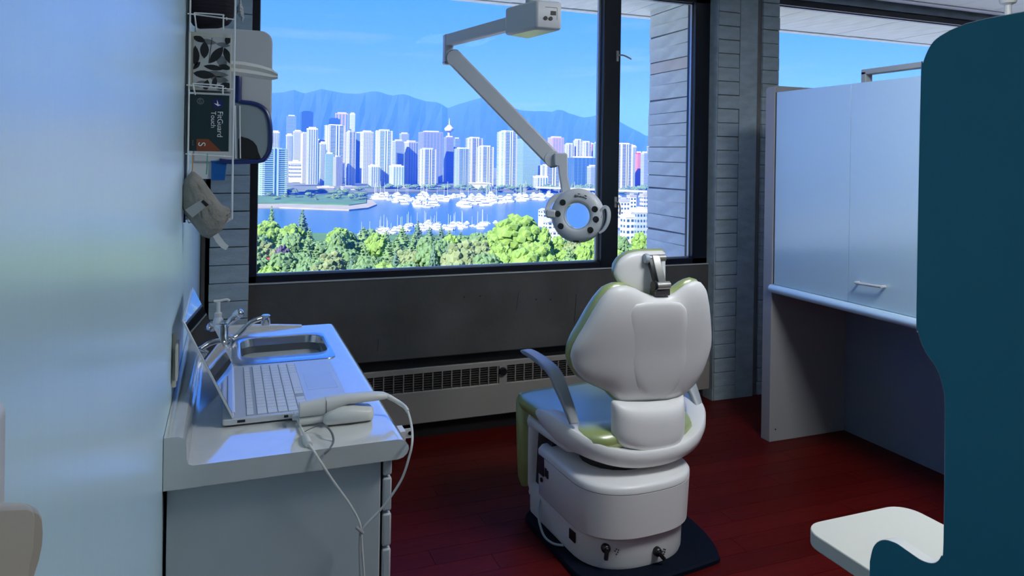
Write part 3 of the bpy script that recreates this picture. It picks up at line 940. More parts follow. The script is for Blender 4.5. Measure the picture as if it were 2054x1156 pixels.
def pillow(name, top, bot, base, nrm, rear, front, material, parent, n=30, m=14, p=2.6, noise=0.0, seed=0, **k):
    """closed cushion: top/bot are (px, py) outlines over the same px range, base maps px,py to 3-D, bulging rear along nrm and front against it"""
    rr = random.Random(seed)
    x0, x1 = top[0][0], top[-1][0]
    nrm = Vector(nrm)
    V, idx = [], {}
    mb = MB()
    def prof(u, v): return max(0.0, (1 - abs(2 * u - 1) ** p)) ** 0.5 * max(0.0, (1 - abs(2 * v - 1) ** p)) ** 0.5
    for side, amp in ((0, rear), (1, -front)):
        for i in range(n + 1):
            u = 0.5 - 0.5 * math.cos(math.pi * i / n)
            px = x0 + (x1 - x0) * u
            yt, yb = interp(top, px), interp(bot, px)
            for j in range(m + 1):
                v = 0.5 - 0.5 * math.cos(math.pi * j / m)
                edge = i in (0, n) or j in (0, m)
                if side == 1 and edge:
                    idx[(1, i, j)] = idx[(0, i, j)]
                    continue
                q = base(px, yt + (yb - yt) * v)
                a = 0 if edge else prof(u, v) * amp
                if noise and not edge: a += rr.uniform(-noise, noise) * (1 if amp >= 0 else -1)
                idx[(side, i, j)] = len(V)
                V.append(q + nrm * a)
    fs = []
    for side in (0, 1):
        for i in range(n):
            for j in range(m):
                q = [idx[(side, i, j)], idx[(side, i + 1, j)], idx[(side, i + 1, j + 1)], idx[(side, i, j + 1)]]
                q2 = []
                for t in q:
                    if t not in q2: q2.append(t)
                if len(q2) >= 3: fs.append(tuple(q2 if side == 0 else reversed(q2)))
    mb.add(V, fs)
    bm_clean = mb
    return build(name, bm_clean, material, parent, angle=70, **k)

M_counter = mat('white_glossy_worktop', (0.70, 0.70, 0.68), rough=0.14, spec=0.9, var=0.03, vscale=30, coat=1.0, coat_rough=0.10, coat_ior=1.9)
M_cab = mat('grey_white_cabinet', (0.52, 0.55, 0.57), rough=0.45, var=0.04, vscale=6)
M_black = mat('black_gap', (0.008, 0.008, 0.009), rough=0.6)
M_steel = mat('brushed_sink_steel', (0.62, 0.64, 0.66), rough=0.22, metal=1.0)
M_chrome = mat('chrome', (0.75, 0.77, 0.80), rough=0.07, metal=1.0)
M_plast = mat('white_plastic', (0.72, 0.72, 0.70), rough=0.35)
M_cable = mat('white_cable', (0.66, 0.65, 0.62), rough=0.45)
ZT = 0.72
CY0, CY1 = 1.468, 2.565
prof_ct = [(-0.103, 0.679), (-0.103, 0.7765), (-0.080, 0.7765), (-0.071, 0.773), (-0.066, 0.766), (-0.0645, 0.755), (-0.0640, 0.732), (-0.061, 0.7235), (-0.054, ZT),
           (0.330, ZT), (0.340, 0.7185), (0.348, 0.713), (0.3535, 0.705), (0.3545, 0.698), (0.351, 0.689), (0.343, 0.682), (0.332, 0.679)]
ct = build('worktop', MB().prism(prof_ct, 1, CY0, CY1), M_counter, None, angle=30)
tag(ct, 'white glossy worktop with raised back edge along the left wall', 'worktop')
SX0, SX1, SY0, SY1 = 0.041, 0.284, 2.185, 2.418
boolean_cut(ct, MB().prism(rrect(SX0 - .002, SX1 + .002, SY0 - .002, SY1 + .002, 0.05), 2, 0.60, 0.80))
ct.data.polygons.foreach_set('use_smooth', [True] * len(ct.data.polygons))
ct.data.set_sharp_from_angle(angle=math.radians(30))

sink = thing('sink', (0.16, 2.3, ZT), 'small stainless steel sink set into the white worktop', 'sink')
def rz_(r, z): return [Vector((x, y, z)) for x, y in r]
rim = MB().loft([rz_(rrect(0.018, 0.297, 2.118, 2.442, 0.03), ZT + .0003), rz_(rrect(0.019, 0.296, 2.119, 2.441, 0.03), ZT + .003), rz_(rrect(0.026, 0.290, 2.127, 2.433, 0.03), ZT + .004),
                 rz_(rrect(SX0 - .006, SX1 + .006, SY0 - .006, SY1 + .006, 0.052), ZT + .0045), rz_(rrect(SX0, SX1, SY0, SY1, 0.048), ZT + .001), rz_(rrect(SX0 + .004, SX1 - .004, SY0 + .004, SY1 - .004, 0.046), ZT - 0.02)], cap=False)
build('rim', rim, M_steel, sink)
bs = MB().loft([rz_(rrect(SX0 + .004, SX1 - .004, SY0 + .004, SY1 - .004, 0.046), ZT - 0.02), rz_(rrect(SX0 + .010, SX1 - .010, SY0 + .010, SY1 - .010, 0.044), ZT - 0.175), rz_(rrect(SX0 + .022, SX1 - .022, SY0 + .022, SY1 - .022, 0.034), ZT - 0.193),
                rz_(rrect(SX0 + .05, SX1 - .05, SY0 + .05, SY1 - .05, 0.02), ZT - 0.197), rz_(rrect(0.15, 0.17, 2.29, 2.31, 0.008), ZT - 0.198)], cap=False)
b_ = build('basin', bs, mat('shaded_basin_steel', (0.16, 0.165, 0.175), rough=0.3, metal=1.0), sink)  # rim steel darkened to stand for the shade inside the basin
b_.modifiers.new('shell', 'SOLIDIFY').thickness = 0.001
build('drain', MB().lathe([(0.03, 0), (0.026, 0.003), (0.015, 0.001)], (0.16, 2.30, ZT - 0.197), n=20), M_chrome, sink)

fau = thing('tap', (-0.008, 2.40, ZT), 'chrome single-lever tap with long spout behind the laptop', 'tap')
B0 = Vector((-0.012, 2.39, ZT))
build('base', MB().lathe([(0.026, 0), (0.026, 0.006), (0.021, 0.012), (0.020, 0.05), (0.017, 0.06)], B0, n=20), M_chrome, fau)
sp = spline([B0 + Vector((0.005, 0, 0.035)), onY(468, 678, 2.40), onY(490, 659, 2.42), onY(508, 645, 2.43), onY(524, 639, 2.44)], 6)
build('spout', MB().tube(sp, 0.0085, 12), M_chrome, fau)
tip = onY(533, 641, 2.445)
build('outlet', MB().lathe([(0.0135, -0.017), (0.0145, -0.015), (0.0145, 0.012), (0.011, 0.015)], tip, n=16), M_chrome, fau)
lv = spline([B0 + Vector((0, 0, 0.055)), onY(447, 662, 2.41), onY(462, 645, 2.42), onY(474, 634, 2.43)], 5)
build('lever', MB().tube(lv, [0.012] * 5 + [0.009] * 5 + [0.011] * 4 + [0.014, 0.015], 12), M_chrome, fau)
build('lever_end', MB().blob(onY(479, 629, 2.425), 0.0155, 2), M_chrome, fau)

sb = thing('soap_bottle', (-0.02, 2.46, ZT), 'white pump soap bottle standing behind the open laptop', 'bottle')
bc = onY(437, 690, 2.47); bc.z = ZT
bt = onY(437, 636, 2.47).z
build('body', MB().lathe([(0.017, 0), (0.0185, 0.004), (0.0185, (bt - ZT) * .62), (0.015, (bt - ZT) * .86), (0.010, bt - ZT)], bc, n=20), mat('cloudy_white_bottle', (0.70, 0.76, 0.82), rough=0.35), sb)
build('collar', MB().lathe([(0.011, 0), (0.011, 0.012), (0.006, 0.016)], bc + Vector((0, 0, bt - ZT)), n=16), M_plast, sb)
pt = onY(437, 606, 2.47)
build('pump_stem', MB().lathe([(0.006, bt - ZT), (0.006, pt.z - ZT)], bc, n=12), M_plast, sb)
build('pump_spout', MB().tube(spline([pt + Vector((-0.012, 0, 0.003)), pt + Vector((0.005, 0, 0.003)), pt + Vector((0.026, 0, 0.006)), pt + Vector((0.034, 0, 0.001))], 4), 0.0042, 8), M_plast, sb)

# rolled rear edge of the worktop
lip = build('splash_lip', MB().loft([[Vector((x, 2.550, ZT - .001)), Vector((x, 2.5665, ZT - .001)), Vector((x, 2.5665, ZT + h)), Vector((x, 2.556, ZT + h)), Vector((x, 2.550, ZT + h * .7))] for x, h in ((-0.06, 0.017), (0.06, 0.017), (0.16, 0.011), (0.24, 0.004))]), M_counter, ct)

# base cabinet
cab = thing('base_cabinet', (0.1, 2.0, 0), 'grey-white base cabinet with drawers under the worktop', 'cabinet')
build('carcass', MB().box(-0.098, 0.302, 1.492, 2.55, 0.0, 0.6785), M_cab, cab, bevel=0.002)
zs = [0.672]
for py in (990, 1068, 1145): zs.append(onX(804, py, 0.326).z)
zs += [zs[-1] - 0.075, 0.045]
M_drawer = mat('pale_drawer_front', (0.48, 0.50, 0.52), rough=0.42)
for i in range(len(zs) - 1):
    build('drawer', MB().box(0.3075, 0.326, 1.494, 2.548, zs[i + 1] + 0.0025, zs[i] - 0.0025), M_drawer, cab, bevel=0.004)
build('drawer_gap', MB().box(0.300, 0.308, 1.500, 2.545, 0.05, 0.676), M_black, cab)

# wall socket cover, edge on
so = thing('wall_socket', (LX, 1.8, 0.86), 'beige socket cover plate on left wall above the worktop edge', 'socket')
sa, sb2 = onX(352, 668, LX + .006), onX(350, 778, LX + .006)
build('cover_plate', MB().box(LX, LX + 0.009, sb2.y, sa.y, sb2.z, sa.z), mat('beige_plate', (0.62, 0.56, 0.48), rough=0.4), so, bevel=0.002)
build('rocker', MB().box(LX + 0.008, LX + 0.0125, sb2.y + .03, sa.y - .03, sb2.z + .02, sa.z - .02), mat('beige_plate'), so, bevel=0.001)

# ---------------------------------------------------------------- laptop
M_lap = mat('silver_white_laptop', (0.64, 0.66, 0.69), rough=0.30, metal=0.25)
M_key = mat('white_keycap', (0.70, 0.72, 0.76), rough=0.4)
M_keygap = mat('keyboard_well', (0.36, 0.40, 0.48), rough=0.5)
M_screen = mat('black_glossy_screen', (0.006, 0.010, 0.010), rough=0.04, spec=1.0, coat=1.0, coat_rough=0.02)
lap = thing('laptop', (0.13, 1.86, ZT), 'open silver-white laptop with dark glossy screen on the worktop', 'laptop')
LX0, LX1, LY0, LY1 = -0.004, 0.268, 1.648, 2.062
lz = ZT + 0.004
base = build('base', MB().prism(rrect(LX0, LX1, LY0, LY1, 0.008, 4), 2, lz, lz + 0.0125), M_lap, lap, bevel=0.0015)
for x, y in ((0.02, 1.68), (0.25, 1.68), (0.02, 2.03), (0.25, 2.03)):
    build('rubber_foot', MB().lathe([(0.006, ZT), (0.006, lz + .001)], (x, y, 0), n=8), M_black, lap)
zt_ = lz + 0.0125
build('keyboard_well', MB().box(0.043, 0.174, LY0 + 0.012, LY1 - 0.020, zt_ - 0.0005, zt_ + 0.0004), M_keygap, lap)
rows_x = [0.0445 + i * 0.0216 for i in range(6)]
ky0, ky1 = LY0 + 0.0135, LY1 - 0.0215
def key(xa, xb, ya, yb):
    build('key', MB().box(xa + .0008, xb - .0008, ya + .0008, yb - .0008, zt_ + .0002, zt_ + .0017), M_key, base, smooth=False)
for r in range(5):
    ncol = 17
    xa = rows_x[r]
    xb = xa + (0.0150 if r == 0 else 0.0206)
    off = (0, 0, 0.5, 0.75, 1.25)[r]
    w_ = (ky1 - ky0) / ncol
    edges = [ky1] + [ky1 - (1 + off * .6) * w_] if off else [ky1]
    y_ = edges[-1]
    while y_ - w_ > ky0 + 0.004:
        y_ -= w_
        edges.append(y_)
    edges[-1] = ky0
    for a, b in zip(edges, edges[1:]): key(xa, xb, b, a)
xa = rows_x[5]
for a, b in ((0, .06), (.06, .12), (.12, .18), (.18, .23), (.23, .58), (.58, .64), (.64, .70), (.76, .82), (.82, .88), (.88, .94), (.94, 1.0)):
    key(xa, xa + .0206, ky1 - b * (ky1 - ky0), ky1 - a * (ky1 - ky0))
build('touchpad', MB().box(0.186, 0.256, 1.80, 1.93, zt_ - .0003, zt_ + .0003), mat('touchpad_surface', (0.60, 0.62, 0.66), rough=0.25, metal=0.2), lap)
for px, wd in ((484, .016), (574, .009)):
    p = onY(px, 838, LY0)
    build('port', MB().box(p.x - wd / 2, p.x + wd / 2, LY0 - .0004, LY0 + .002, lz + .004, lz + .0095), M_black, lap)
# lid
hx, hz_ = 0.0195, zt_ + 0.002
tx, tz = -0.0815, 0.9525
up = Vector((tx - hx, 0, tz - hz_)).normalized()
nr = Vector((up.z, 0, -up.x))
def lidp(y, s, o): return Vector((hx, y, hz_)) + up * s + nr * o
LL = math.hypot(tx - hx, tz - hz_)
def lbox(y0, y1, s0, s1, o0, o1):
    return MB().add([lidp(y, s, o) for o in (o0, o1) for (y, s) in ((y0, s0), (y1, s0), (y1, s1), (y0, s1))], [(3, 2, 1, 0), (4, 5, 6, 7), (0, 1, 5, 4), (1, 2, 6, 5), (2, 3, 7, 6), (3, 0, 4, 7)])
lid = build('lid', lbox(LY0 + .002, LY1 - .002, 0.0, LL, -0.0045, 0.0), M_lap, lap, bevel=0.001)
build('screen', lbox(LY0 + .005, LY1 - .005, 0.010, LL - .003, -0.0005, 0.0006), M_screen, lid)
build('hinge', MB().tube([Vector((hx - .002, LY0 + .03, hz_)), Vector((hx - .002, LY1 - .03, hz_))], 0.004, 10), M_lap, lap)

# ---------------------------------------------------------------- oral scanner in its cradle, with cables
M_scan = mat('warm_white_scanner', (0.66, 0.65, 0.62), rough=0.38)
p0, p1 = onZ(652, 858, ZT), onZ(750, 849, ZT)
sc = thing('intraoral_scanner', (0.25, 1.63, ZT), 'white handheld scanner lying on its cradle by the worktop front', 'scanner')
yc = (p0.y + p1.y) / 2
def oval(x, y0, y1, z0, z1, n=14, e=3.0):
    pts = []
    for k in range(n):
        a = 2 * math.pi * k / n
        c_, s_ = math.cos(a), math.sin(a)
        pts.append(Vector((x, (y0 + y1) / 2 + (y1 - y0) / 2 * math.copysign(abs(c_) ** (2 / e), c_), (z0 + z1) / 2 + (z1 - z0) / 2 * math.copysign(abs(s_) ** (2 / e), s_))))
    return pts
xa, xb = p0.x - .002, p1.x + .002
cr_ = MB().loft([oval(xa, yc + .010, yc + .045, ZT + .004, ZT + .022), oval(xa + .006, yc, yc + .058, ZT, ZT + .028), oval(xa + (xb - xa) * .35, yc - .004, yc + .062, ZT, ZT + .038), oval(xa + (xb - xa) * .6, yc - .004, yc + .062, ZT, ZT + .036),
                oval(xb - .014, yc - .001, yc + .058, ZT, ZT + .030), oval(xb - .004, yc + .002, yc + .055, ZT, ZT + .028), oval(xb, yc + .010, yc + .045, ZT + .006, ZT + .024)])
build('cradle', cr_, M_scan, sc, angle=60)
yw = yc + 0.030
wl, wr = onY(601, 822, yw), onY(776, 812, yw)
zw = ZT + 0.040
wand = MB().loft([oval(wl.x - .002, yw - .008, yw + .012, zw - .012, zw + .004), oval(wl.x, yw - .014, yw + .018, zw - .020, zw + .009), oval(wl.x + .050, yw - .016, yw + .020, zw - .020, zw + .014), oval(wl.x + .062, yw - .016, yw + .020, zw - .014, zw + .016),
                  oval(wl.x + .10, yw - .016, yw + .020, zw - .002, zw + .017), oval(wr.x - .03, yw - .014, yw + .018, zw - .002, zw + .016), oval(wr.x - .006, yw - .010, yw + .014, zw - .001, zw + .013), oval(wr.x, yw - .006, yw + .010, zw + .001, zw + .010)])
build('handpiece', wand, M_scan, sc, angle=60)
build('seam_ring', MB().loft([oval(wl.x + .053, yw - .0166, yw + .0206, zw - .0195, zw + .0146), oval(wl.x + .0545, yw - .0166, yw + .0206, zw - .0195, zw + .0146)]), mat('grey_seam', (0.12, 0.12, 0.12), rough=0.5), sc)
tipb = MB().loft([oval(wl.x - .001, yw - .012, yw + .016, ZT + .003, ZT + .020), oval(wl.x + .030, yw - .012, yw + .016, ZT + .003, ZT + .022), oval(wl.x + .048, yw - .012, yw + .016, ZT + .004, ZT + .024)])
build('tip_support', tipb, M_scan, sc, angle=60)
c1 = spline([Vector((wr.x - .002, yw + .002, zw + .006)), onY(800, 808, 1.60), onY(816, 822, 1.56), onY(825, 852, 1.51), onY(827, 885, 1.455), onY(820, 920, 1.448), onY(804, 965, 1.452), onY(770, 1015, 1.458), onY(740, 1047, 1.460), onY(726, 1064, 1.462)], 6)
build('cable', MB().tube(c1, 0.0025, 8), M_cable, sc)
build('strain_relief', MB().tube(c1[0:14], [0.0055] * 4 + [0.0050] * 5 + [0.0044] * 5, 10), M_cable, sc)
c2 = spline([onY(590, 827, LY0 - .004), onY(598, 845, 1.62), onY(610, 872, 1.54), onY(616, 886, 1.50), onY(628, 903, 1.470), onY(645, 930, 1.458), onY(668, 965, 1.458), onY(700, 1010, 1.460), onY(718, 1042, 1.462), onY(724, 1064, 1.463), onY(726, 1100, 1.464), onY(729, 1140, 1.464), onY(732, 1190, 1.464)], 6)
usb = thing('usb_cable', (0.2, 1.46, ZT), 'white cable plugged into the laptop and hanging down the cabinet', 'cable')
build('cord', MB().tube(c2, 0.0024, 8), M_cable, usb)
build('cord_return', MB().tube(spline([onY(722, 1066, 1.461), onY(721, 1100, 1.4615), onY(722, 1150, 1.462), onY(723, 1195, 1.462)], 5), 0.0020, 6), mat('grey_cord', (0.36, 0.36, 0.36), rough=0.5), usb)
pp = onY(591, 828, LY0 - .004)
build('plug', MB().box(pp.x - .006, pp.x + .006, LY0 - .020, LY0 - .0005, lz + .002, lz + .011), M_plast, usb, bevel=0.002)
build('ferrite_bead', MB().tube([onY(612, 877, 1.53), onY(616, 886, 1.505), onY(620, 893, 1.485)], [0.007, 0.0085, 0.007], 12), M_cable, usb)
build('clip', MB().tube([onY(714, 1058, 1.459), onY(728, 1070, 1.459)], 0.0030, 8), mat('grey_cord'), usb)
tie = build('velcro_tie', MB().tube(spline([onY(612, 866, 1.52), onZ(628, 858, ZT + .012), onZ(648, 852, ZT + .018), onZ(664, 866, ZT + .016), onY(669, 884, 1.50), onY(662, 900, 1.468), onY(650, 911, 1.462)], 5), [0.0012] * 12 + [0.0022] * 19, 6), mat('grey_strap', (0.14, 0.15, 0.16), rough=0.6), usb)

# white tag with a round mark, sticking out under the worktop nose
tg = onY(822, 869, 1.62)
tgo = thing('round_mark_tag', (tg.x, tg.y, tg.z), 'small white tag with black ring beside the worktop nose', 'tag')
build('tag_plate', MB().box(tg.x - .022, tg.x + .006, 1.619, 1.621, tg.z - .011, tg.z + .011), M_plast, tgo, bevel=0.0005)
build('ring', MB().lathe([(0.0045, 0), (0.0045, .0012), (0.0028, .0012), (0.0028, 0)], (tg.x, 1.6188, tg.z), (0, -1, 0), 16), M_black, tgo)
build('bracket', MB().box(tg.x - .026, tg.x - .014, 1.60, 1.64, tg.z - .008, 0.684), M_plast, tgo)

# ---------------------------------------------------------------- wire rack on the wall
RY = 1.985
M_wire = mat('white_coated_wire', (0.84, 0.84, 0.84), rough=0.35)
M_wired = mat('grey_wire', (0.10, 0.11, 0.13), rough=0.35, metal=0.3)
rk = thing('wire_rack', (LX, RY, 1.1), 'tall white wire rack fixed to the left wall', 'rack')
xr = onY(469, 200, RY).x
zb_ = onY(420, 446, RY).z
zt2 = 1.98
fr_ = [(LX + .010, RY, zt2), (LX + .010, RY, zb_ + .02), (LX + .013, RY, zb_), (xr - .012, RY, zb_), (xr, RY, zb_ + .008), (xr, RY, zt2)]
build('outer_wire', MB().tube(fr_, 0.0022, 8), M_wire, rk)
fr2 = [(LX + .004, RY + .09, zt2), (LX + .004, RY + .09, zb_), (xr - .004, RY + .09, zb_), (xr, RY + .09, zb_ + .01), (xr, RY + .09, zt2)]
build('rear_wire', MB().tube(fr2, 0.0022, 8), M_wire, rk)
for yy in (RY + .004, RY + .088):
    build('wall_post', MB().tube([(LX + .004, yy, zt2), (LX + .004, yy, zb_)], 0.0030, 8), M_wired, rk)
for py in (33, 175, 312):
    zz = onY(420, py, RY).z
    build('cross_wire', MB().tube([(LX + .004, RY, zz + .003), (xr, RY, zz - .003)], 0.0018, 6), M_wire, rk)
    for xx in (LX + .02, xr - .02):
        build('depth_wire', MB().tube([(xx, RY, zz), (xx, RY + .09, zz)], 0.0018, 6), M_wire, rk)
for (a, b, t, bo) in ((391, 448, 26, 57), (388, 447, 168, 188)):
    A, B, C_, D = onY(a, t, RY - .012), onY(b, t + 4, RY - .012), onY(b, bo, RY - .012), onY(a + 3, bo, RY - .012)
    build('hook_loop', MB().tube(spline([D + Vector((0, .012, 0)), D, A + Vector((0, 0, -.004)), A + Vector((.004, 0, 0)), B + Vector((-.004, 0, 0)), B + Vector((0, 0, -.004)), C_, C_ + Vector((0, .012, 0))], 4), 0.0018, 6), M_wire, rk)

# tissue box with leaf print
def face_quad(pxa, pya, pxb, pyb, Y):
    a, b = onY(pxa, pya, Y), onY(pxb, pyb, Y)
    return a.x, b.x, b.z, a.z
tb = thing('tissue_box', (-0.04, 2.04, 1.45), 'tissue box with black leaf print held in the wire rack', 'box')
x0, x1, z0, z1 = face_quad(377, 63, 463, 184, 2.0)
build('carton', MB().box(x0, x1, 2.0, 2.07, z0, z1), mat('cream_card', (0.62, 0.60, 0.52), rough=0.6), tb, bevel=0.001)
fx0, fx1, fz0, fz1 = face_quad(388, 71, 461, 182, 1.9995)
build('print_panel', MB().box(fx0, fx1, 1.9988, 2.0, fz0, fz1), mat('pale_print', (0.52, 0.53, 0.53), rough=0.5), tb)
def leaf_poly(cx, cy, l, w, ang, Y, n=7):
    """leaf in the panel, cx cy in 0..1 panel units"""
    W_, H_ = fx1 - fx0, fz1 - fz0
    pts = []
    for k in range(n):
        t = k / (n - 1)
        pts.append((l * (t - .5), w * .5 * math.sin(math.pi * t) ** .8))
    for k in range(n - 2, 0, -1):
        t = k / (n - 1)
        pts.append((l * (t - .5), -w * .5 * math.sin(math.pi * t) ** .8))
    c_, s_ = math.cos(ang), math.sin(ang)
    out = []
    for a, b in pts:
        x = fx0 + W_ * cx + (a * c_ - b * s_) * W_
        z = fz0 + H_ * cy + (a * s_ + b * c_) * W_
        out.append((min(max(x, fx0 + .0005), fx1 - .0005), min(max(z, fz0 + .0005), fz1 - .0005)))
    return out
M_leafk = mat('black_print', (0.012, 0.014, 0.018), rough=0.5)
M_leafg = mat('grey_print', (0.17, 0.18, 0.19), rough=0.5)
for (cx, cy, l, w, a, dk) in ((.30, .74, .50, .24, 1.55, 1), (.62, .66, .62, .24, .95, 1), (.06, .62, .60, .22, 1.6, 1), (.55, .42, .55, .16, -.12, 1), (.30, .28, .62, .24, -.08, 1), (.86, .44, .36, .16, -.25, 1), (.92, .66, .5, .2, -1.2, 1),
                              (.15, .94, .36, .18, -.35, 1), (.93, .96, .3, .18, 1.3, 1), (.36, .08, .34, .18, 1.35, 1), (.86, .07, .46, .24, .35, 1), (.58, .14, .34, .14, 1.4, 1), (.10, .44, .3, .12, .9, 1),
                              (.76, .55, .5, .26, -1.0, 0), (.38, .90, .5, .16, -.1, 0), (.80, .86, .4, .14, -.1, 0), (.62, .30, .7, .18, -.05, 0), (.2, .1, .4, .18, .4, 0), (.72, .20, .5, .2, -.1, 0)):
    build('printed_leaf', MB().prism(leaf_poly(cx, cy, l, w, a, 0), 1, 1.9982 if dk else 1.9986, 1.9989), M_leafk if dk else M_leafg, tb, smooth=False)
build('stalk', MB().tube([Vector((fx0 + (fx1 - fx0) * .42, 1.9982, fz0 + (fz1 - fz0) * .5)), Vector((fx0 + (fx1 - fx0) * .5, 1.9982, fz1 - .003))], 0.0007, 4), M_leafk, tb)
# tissue pulled out sideways
ts = [(462, 122, 150), (490, 124, 154), (520, 130, 158), (545, 138, 161), (557, 147, 158)]
tis = MB()
rings = []
for px, a, b in ts:
    A, B = onY(px, a, 2.03), onY(px, b, 2.03)
    M_ = (A + B) / 2
    rings.append([A, A.lerp(M_, .5) + Vector((0, -.010, 0)), M_ + Vector((0, -.003, 0)), M_.lerp(B, .5) + Vector((0, -.008, 0)), B, M_ + Vector((0, .004, 0))])
tis.loft(rings)
build('tissue', tis, mat('white_tissue', (0.74, 0.73, 0.70), rough=0.8), tb, angle=50)

# glove box
gb = thing('glove_box', (-0.05, 2.04, 1.3), 'dark teal glove carton with orange corner below the tissue box', 'box')
x0, x1, z0, z1 = face_quad(374, 188, 458, 304, 1.99)
M_teal = mat('dark_teal_card', (0.008, 0.030, 0.036), rough=0.45)
M_prw = mat('white_ink', (0.85, 0.87, 0.87), rough=0.5)
build('carton', MB().box(x0, x1, 1.99, 2.07, z0, z1), M_teal, gb, bevel=0.001)
build('carton_edge', MB().box(x1 - .0004, x1 + .0012, 1.992, 2.068, z0, z1), mat('pale_card_edge', (0.5, 0.5, 0.46), rough=0.6), gb)
GY = 1.9893
def q(px, py): return onY(px, py, GY)
o1, o2, o3, o4 = q(394, 279), q(418, 279), q(444, 304), q(394, 304)
build('orange_corner', MB().prism([(o1.x, o1.z), (o2.x, o2.z), (o3.x, z0 + .0005), (o4.x, z0 + .0005)], 1, GY, GY + .0006), mat('orange_ink', (0.24, 0.055, 0.020), rough=0.5), gb, smooth=False)
c_ = q(437, 208)
build('blue_disc', MB().lathe([(0.0135, 0), (0.0135, .0006)], (c_.x, GY + .0002, c_.z), (0, -1, 0), 24), mat('blue_ink', (0.008, 0.014, 0.12), rough=0.5), gb)
build('bird_mark', MB().prism([(q(429, 207).x, q(429, 207).z), (q(437, 209).x, q(437, 209).z), (q(443, 211).x, q(443, 211).z), (q(437, 213).x, q(437, 213).z)], 1, GY - .0006, GY).prism([(q(435, 200).x, q(435, 200).z), (q(438, 207).x, q(438, 207).z), (q(437, 213).x, q(437, 213).z), (q(435.5, 207).x, q(435.5, 207).z)], 1, GY - .0006, GY), M_prw, gb, smooth=False)
RT = Matrix.Rotation(math.pi / 2, 3, 'X')       # text facing -Y
RT90 = Matrix.Rotation(math.pi / 2, 3, 'Y') @ RT    # reading downwards
text_mesh('brand_line', 'FitGuard', 0.0185, q(437, 223) + Vector((-0.0005, -.0005, 0)), RT90, M_prw, gb)
text_mesh('brand_line', 'Touch', 0.0165, q(424, 223) + Vector((-0.0005, -.0005, 0)), RT90, M_prw, gb)
text_mesh('size_letter', 'S', 0.024, q(398, 285) + Vector((0, -.0008, 0)), RT90, M_prw, gb)
cc = q(402, 203)
build('seal_mark', MB().lathe([(0.0085, 0), (0.0085, .0006), (0.0065, .0006), (0.0065, 0)], (cc.x, GY + .0002, cc.z), (0, -1, 0), 8, cap=False), mat('grey_ink', (0.16, 0.18, 0.18), rough=0.5), gb)
text_mesh('seal_text', '60', 0.011, cc + Vector((-0.004, -.0008, 0.006)), RT90, mat('grey_ink'), gb)
text_mesh('side_text', 'small', 0.007, q(386, 281) + Vector((-0.001, -.0008, 0)), RT90, mat('grey_ink'), gb)

# grey mask pack hanging in the lowest basket
mk = thing('face_mask', (-0.05, 1.97, 1.2), 'crumpled grey face mask hanging at the bottom of the rack', 'mask')
M_mask = mat('grey_mask_cloth', (0.30, 0.28, 0.25), rough=0.75, var=0.15, vscale=30, bump=0.3, bscale=120)
mo = pillow('mask_body', [(362, 395), (370, 360), (386, 341), (405, 357), (425, 385), (446, 412), (462, 418)], [(362, 402), (370, 430), (388, 452), (405, 474), (420, 479), (446, 462), (462, 432)],
       lambda px, py: onY(px, py, 1.975), (0, -1, 0), 0.030, 0.03, M_mask, mk, n=22, m=16, noise=0.0040, seed=2)
la, lb, lc, ld = onY(371, 421, 1.944), onY(403, 401, 1.941), onY(414, 414, 1.941), onY(386, 437, 1.944)
build('label_strip', MB().add([la, lb, lc, ld, la + Vector((0, .0035, 0)), lb + Vector((0, .0035, 0)), lc + Vector((0, .0035, 0)), ld + Vector((0, .0035, 0))], [(3, 2, 1, 0), (4, 5, 6, 7), (0, 1, 5, 4), (1, 2, 6, 5), (2, 3, 7, 6), (3, 0, 4, 7)]), mat('grey_label', (0.38, 0.39, 0.38), rough=0.6), mk)
la, lb, lc, ld = onY(403, 405, 1.9405), onY(408, 401, 1.9405), onY(419, 411, 1.9405), onY(413, 415, 1.9405)
build('black_mark', MB().add([la, lb, lc, ld, la + Vector((0, .003, 0)), lb + Vector((0, .003, 0)), lc + Vector((0, .003, 0)), ld + Vector((0, .003, 0))], [(3, 2, 1, 0), (4, 5, 6, 7), (0, 1, 5, 4), (1, 2, 6, 5), (2, 3, 7, 6), (3, 0, 4, 7)]), M_black, mk)
st = [(431, 470, 12), (438, 482, 12), (447, 493, 11), (456, 499, 9)]
rings = []
for i, (px, py, w_) in enumerate(st):
    A, B = onY(px - w_ * .35, py + w_ * .35, 1.975), onY(px + w_ * .35, py - w_ * .55, 1.975)
    rings.append([A, B, B + Vector((0, .0012, 0)), A + Vector((0, .0012, 0))])
build('white_strap', MB().loft(rings), M_plast, mk, angle=60)
for px, c in ((387, (0.50, 0.22, 0.05)), (416, (0.03, 0.30, 0.22))):
    build('ear_loop', MB().tube([onY(px, 308, 1.985), onY(px - .5, 330, 1.982), onY(px - 2, 350, 1.978)], 0.0014, 6), mat('loop_%d' % px, c, rough=0.6), mk)

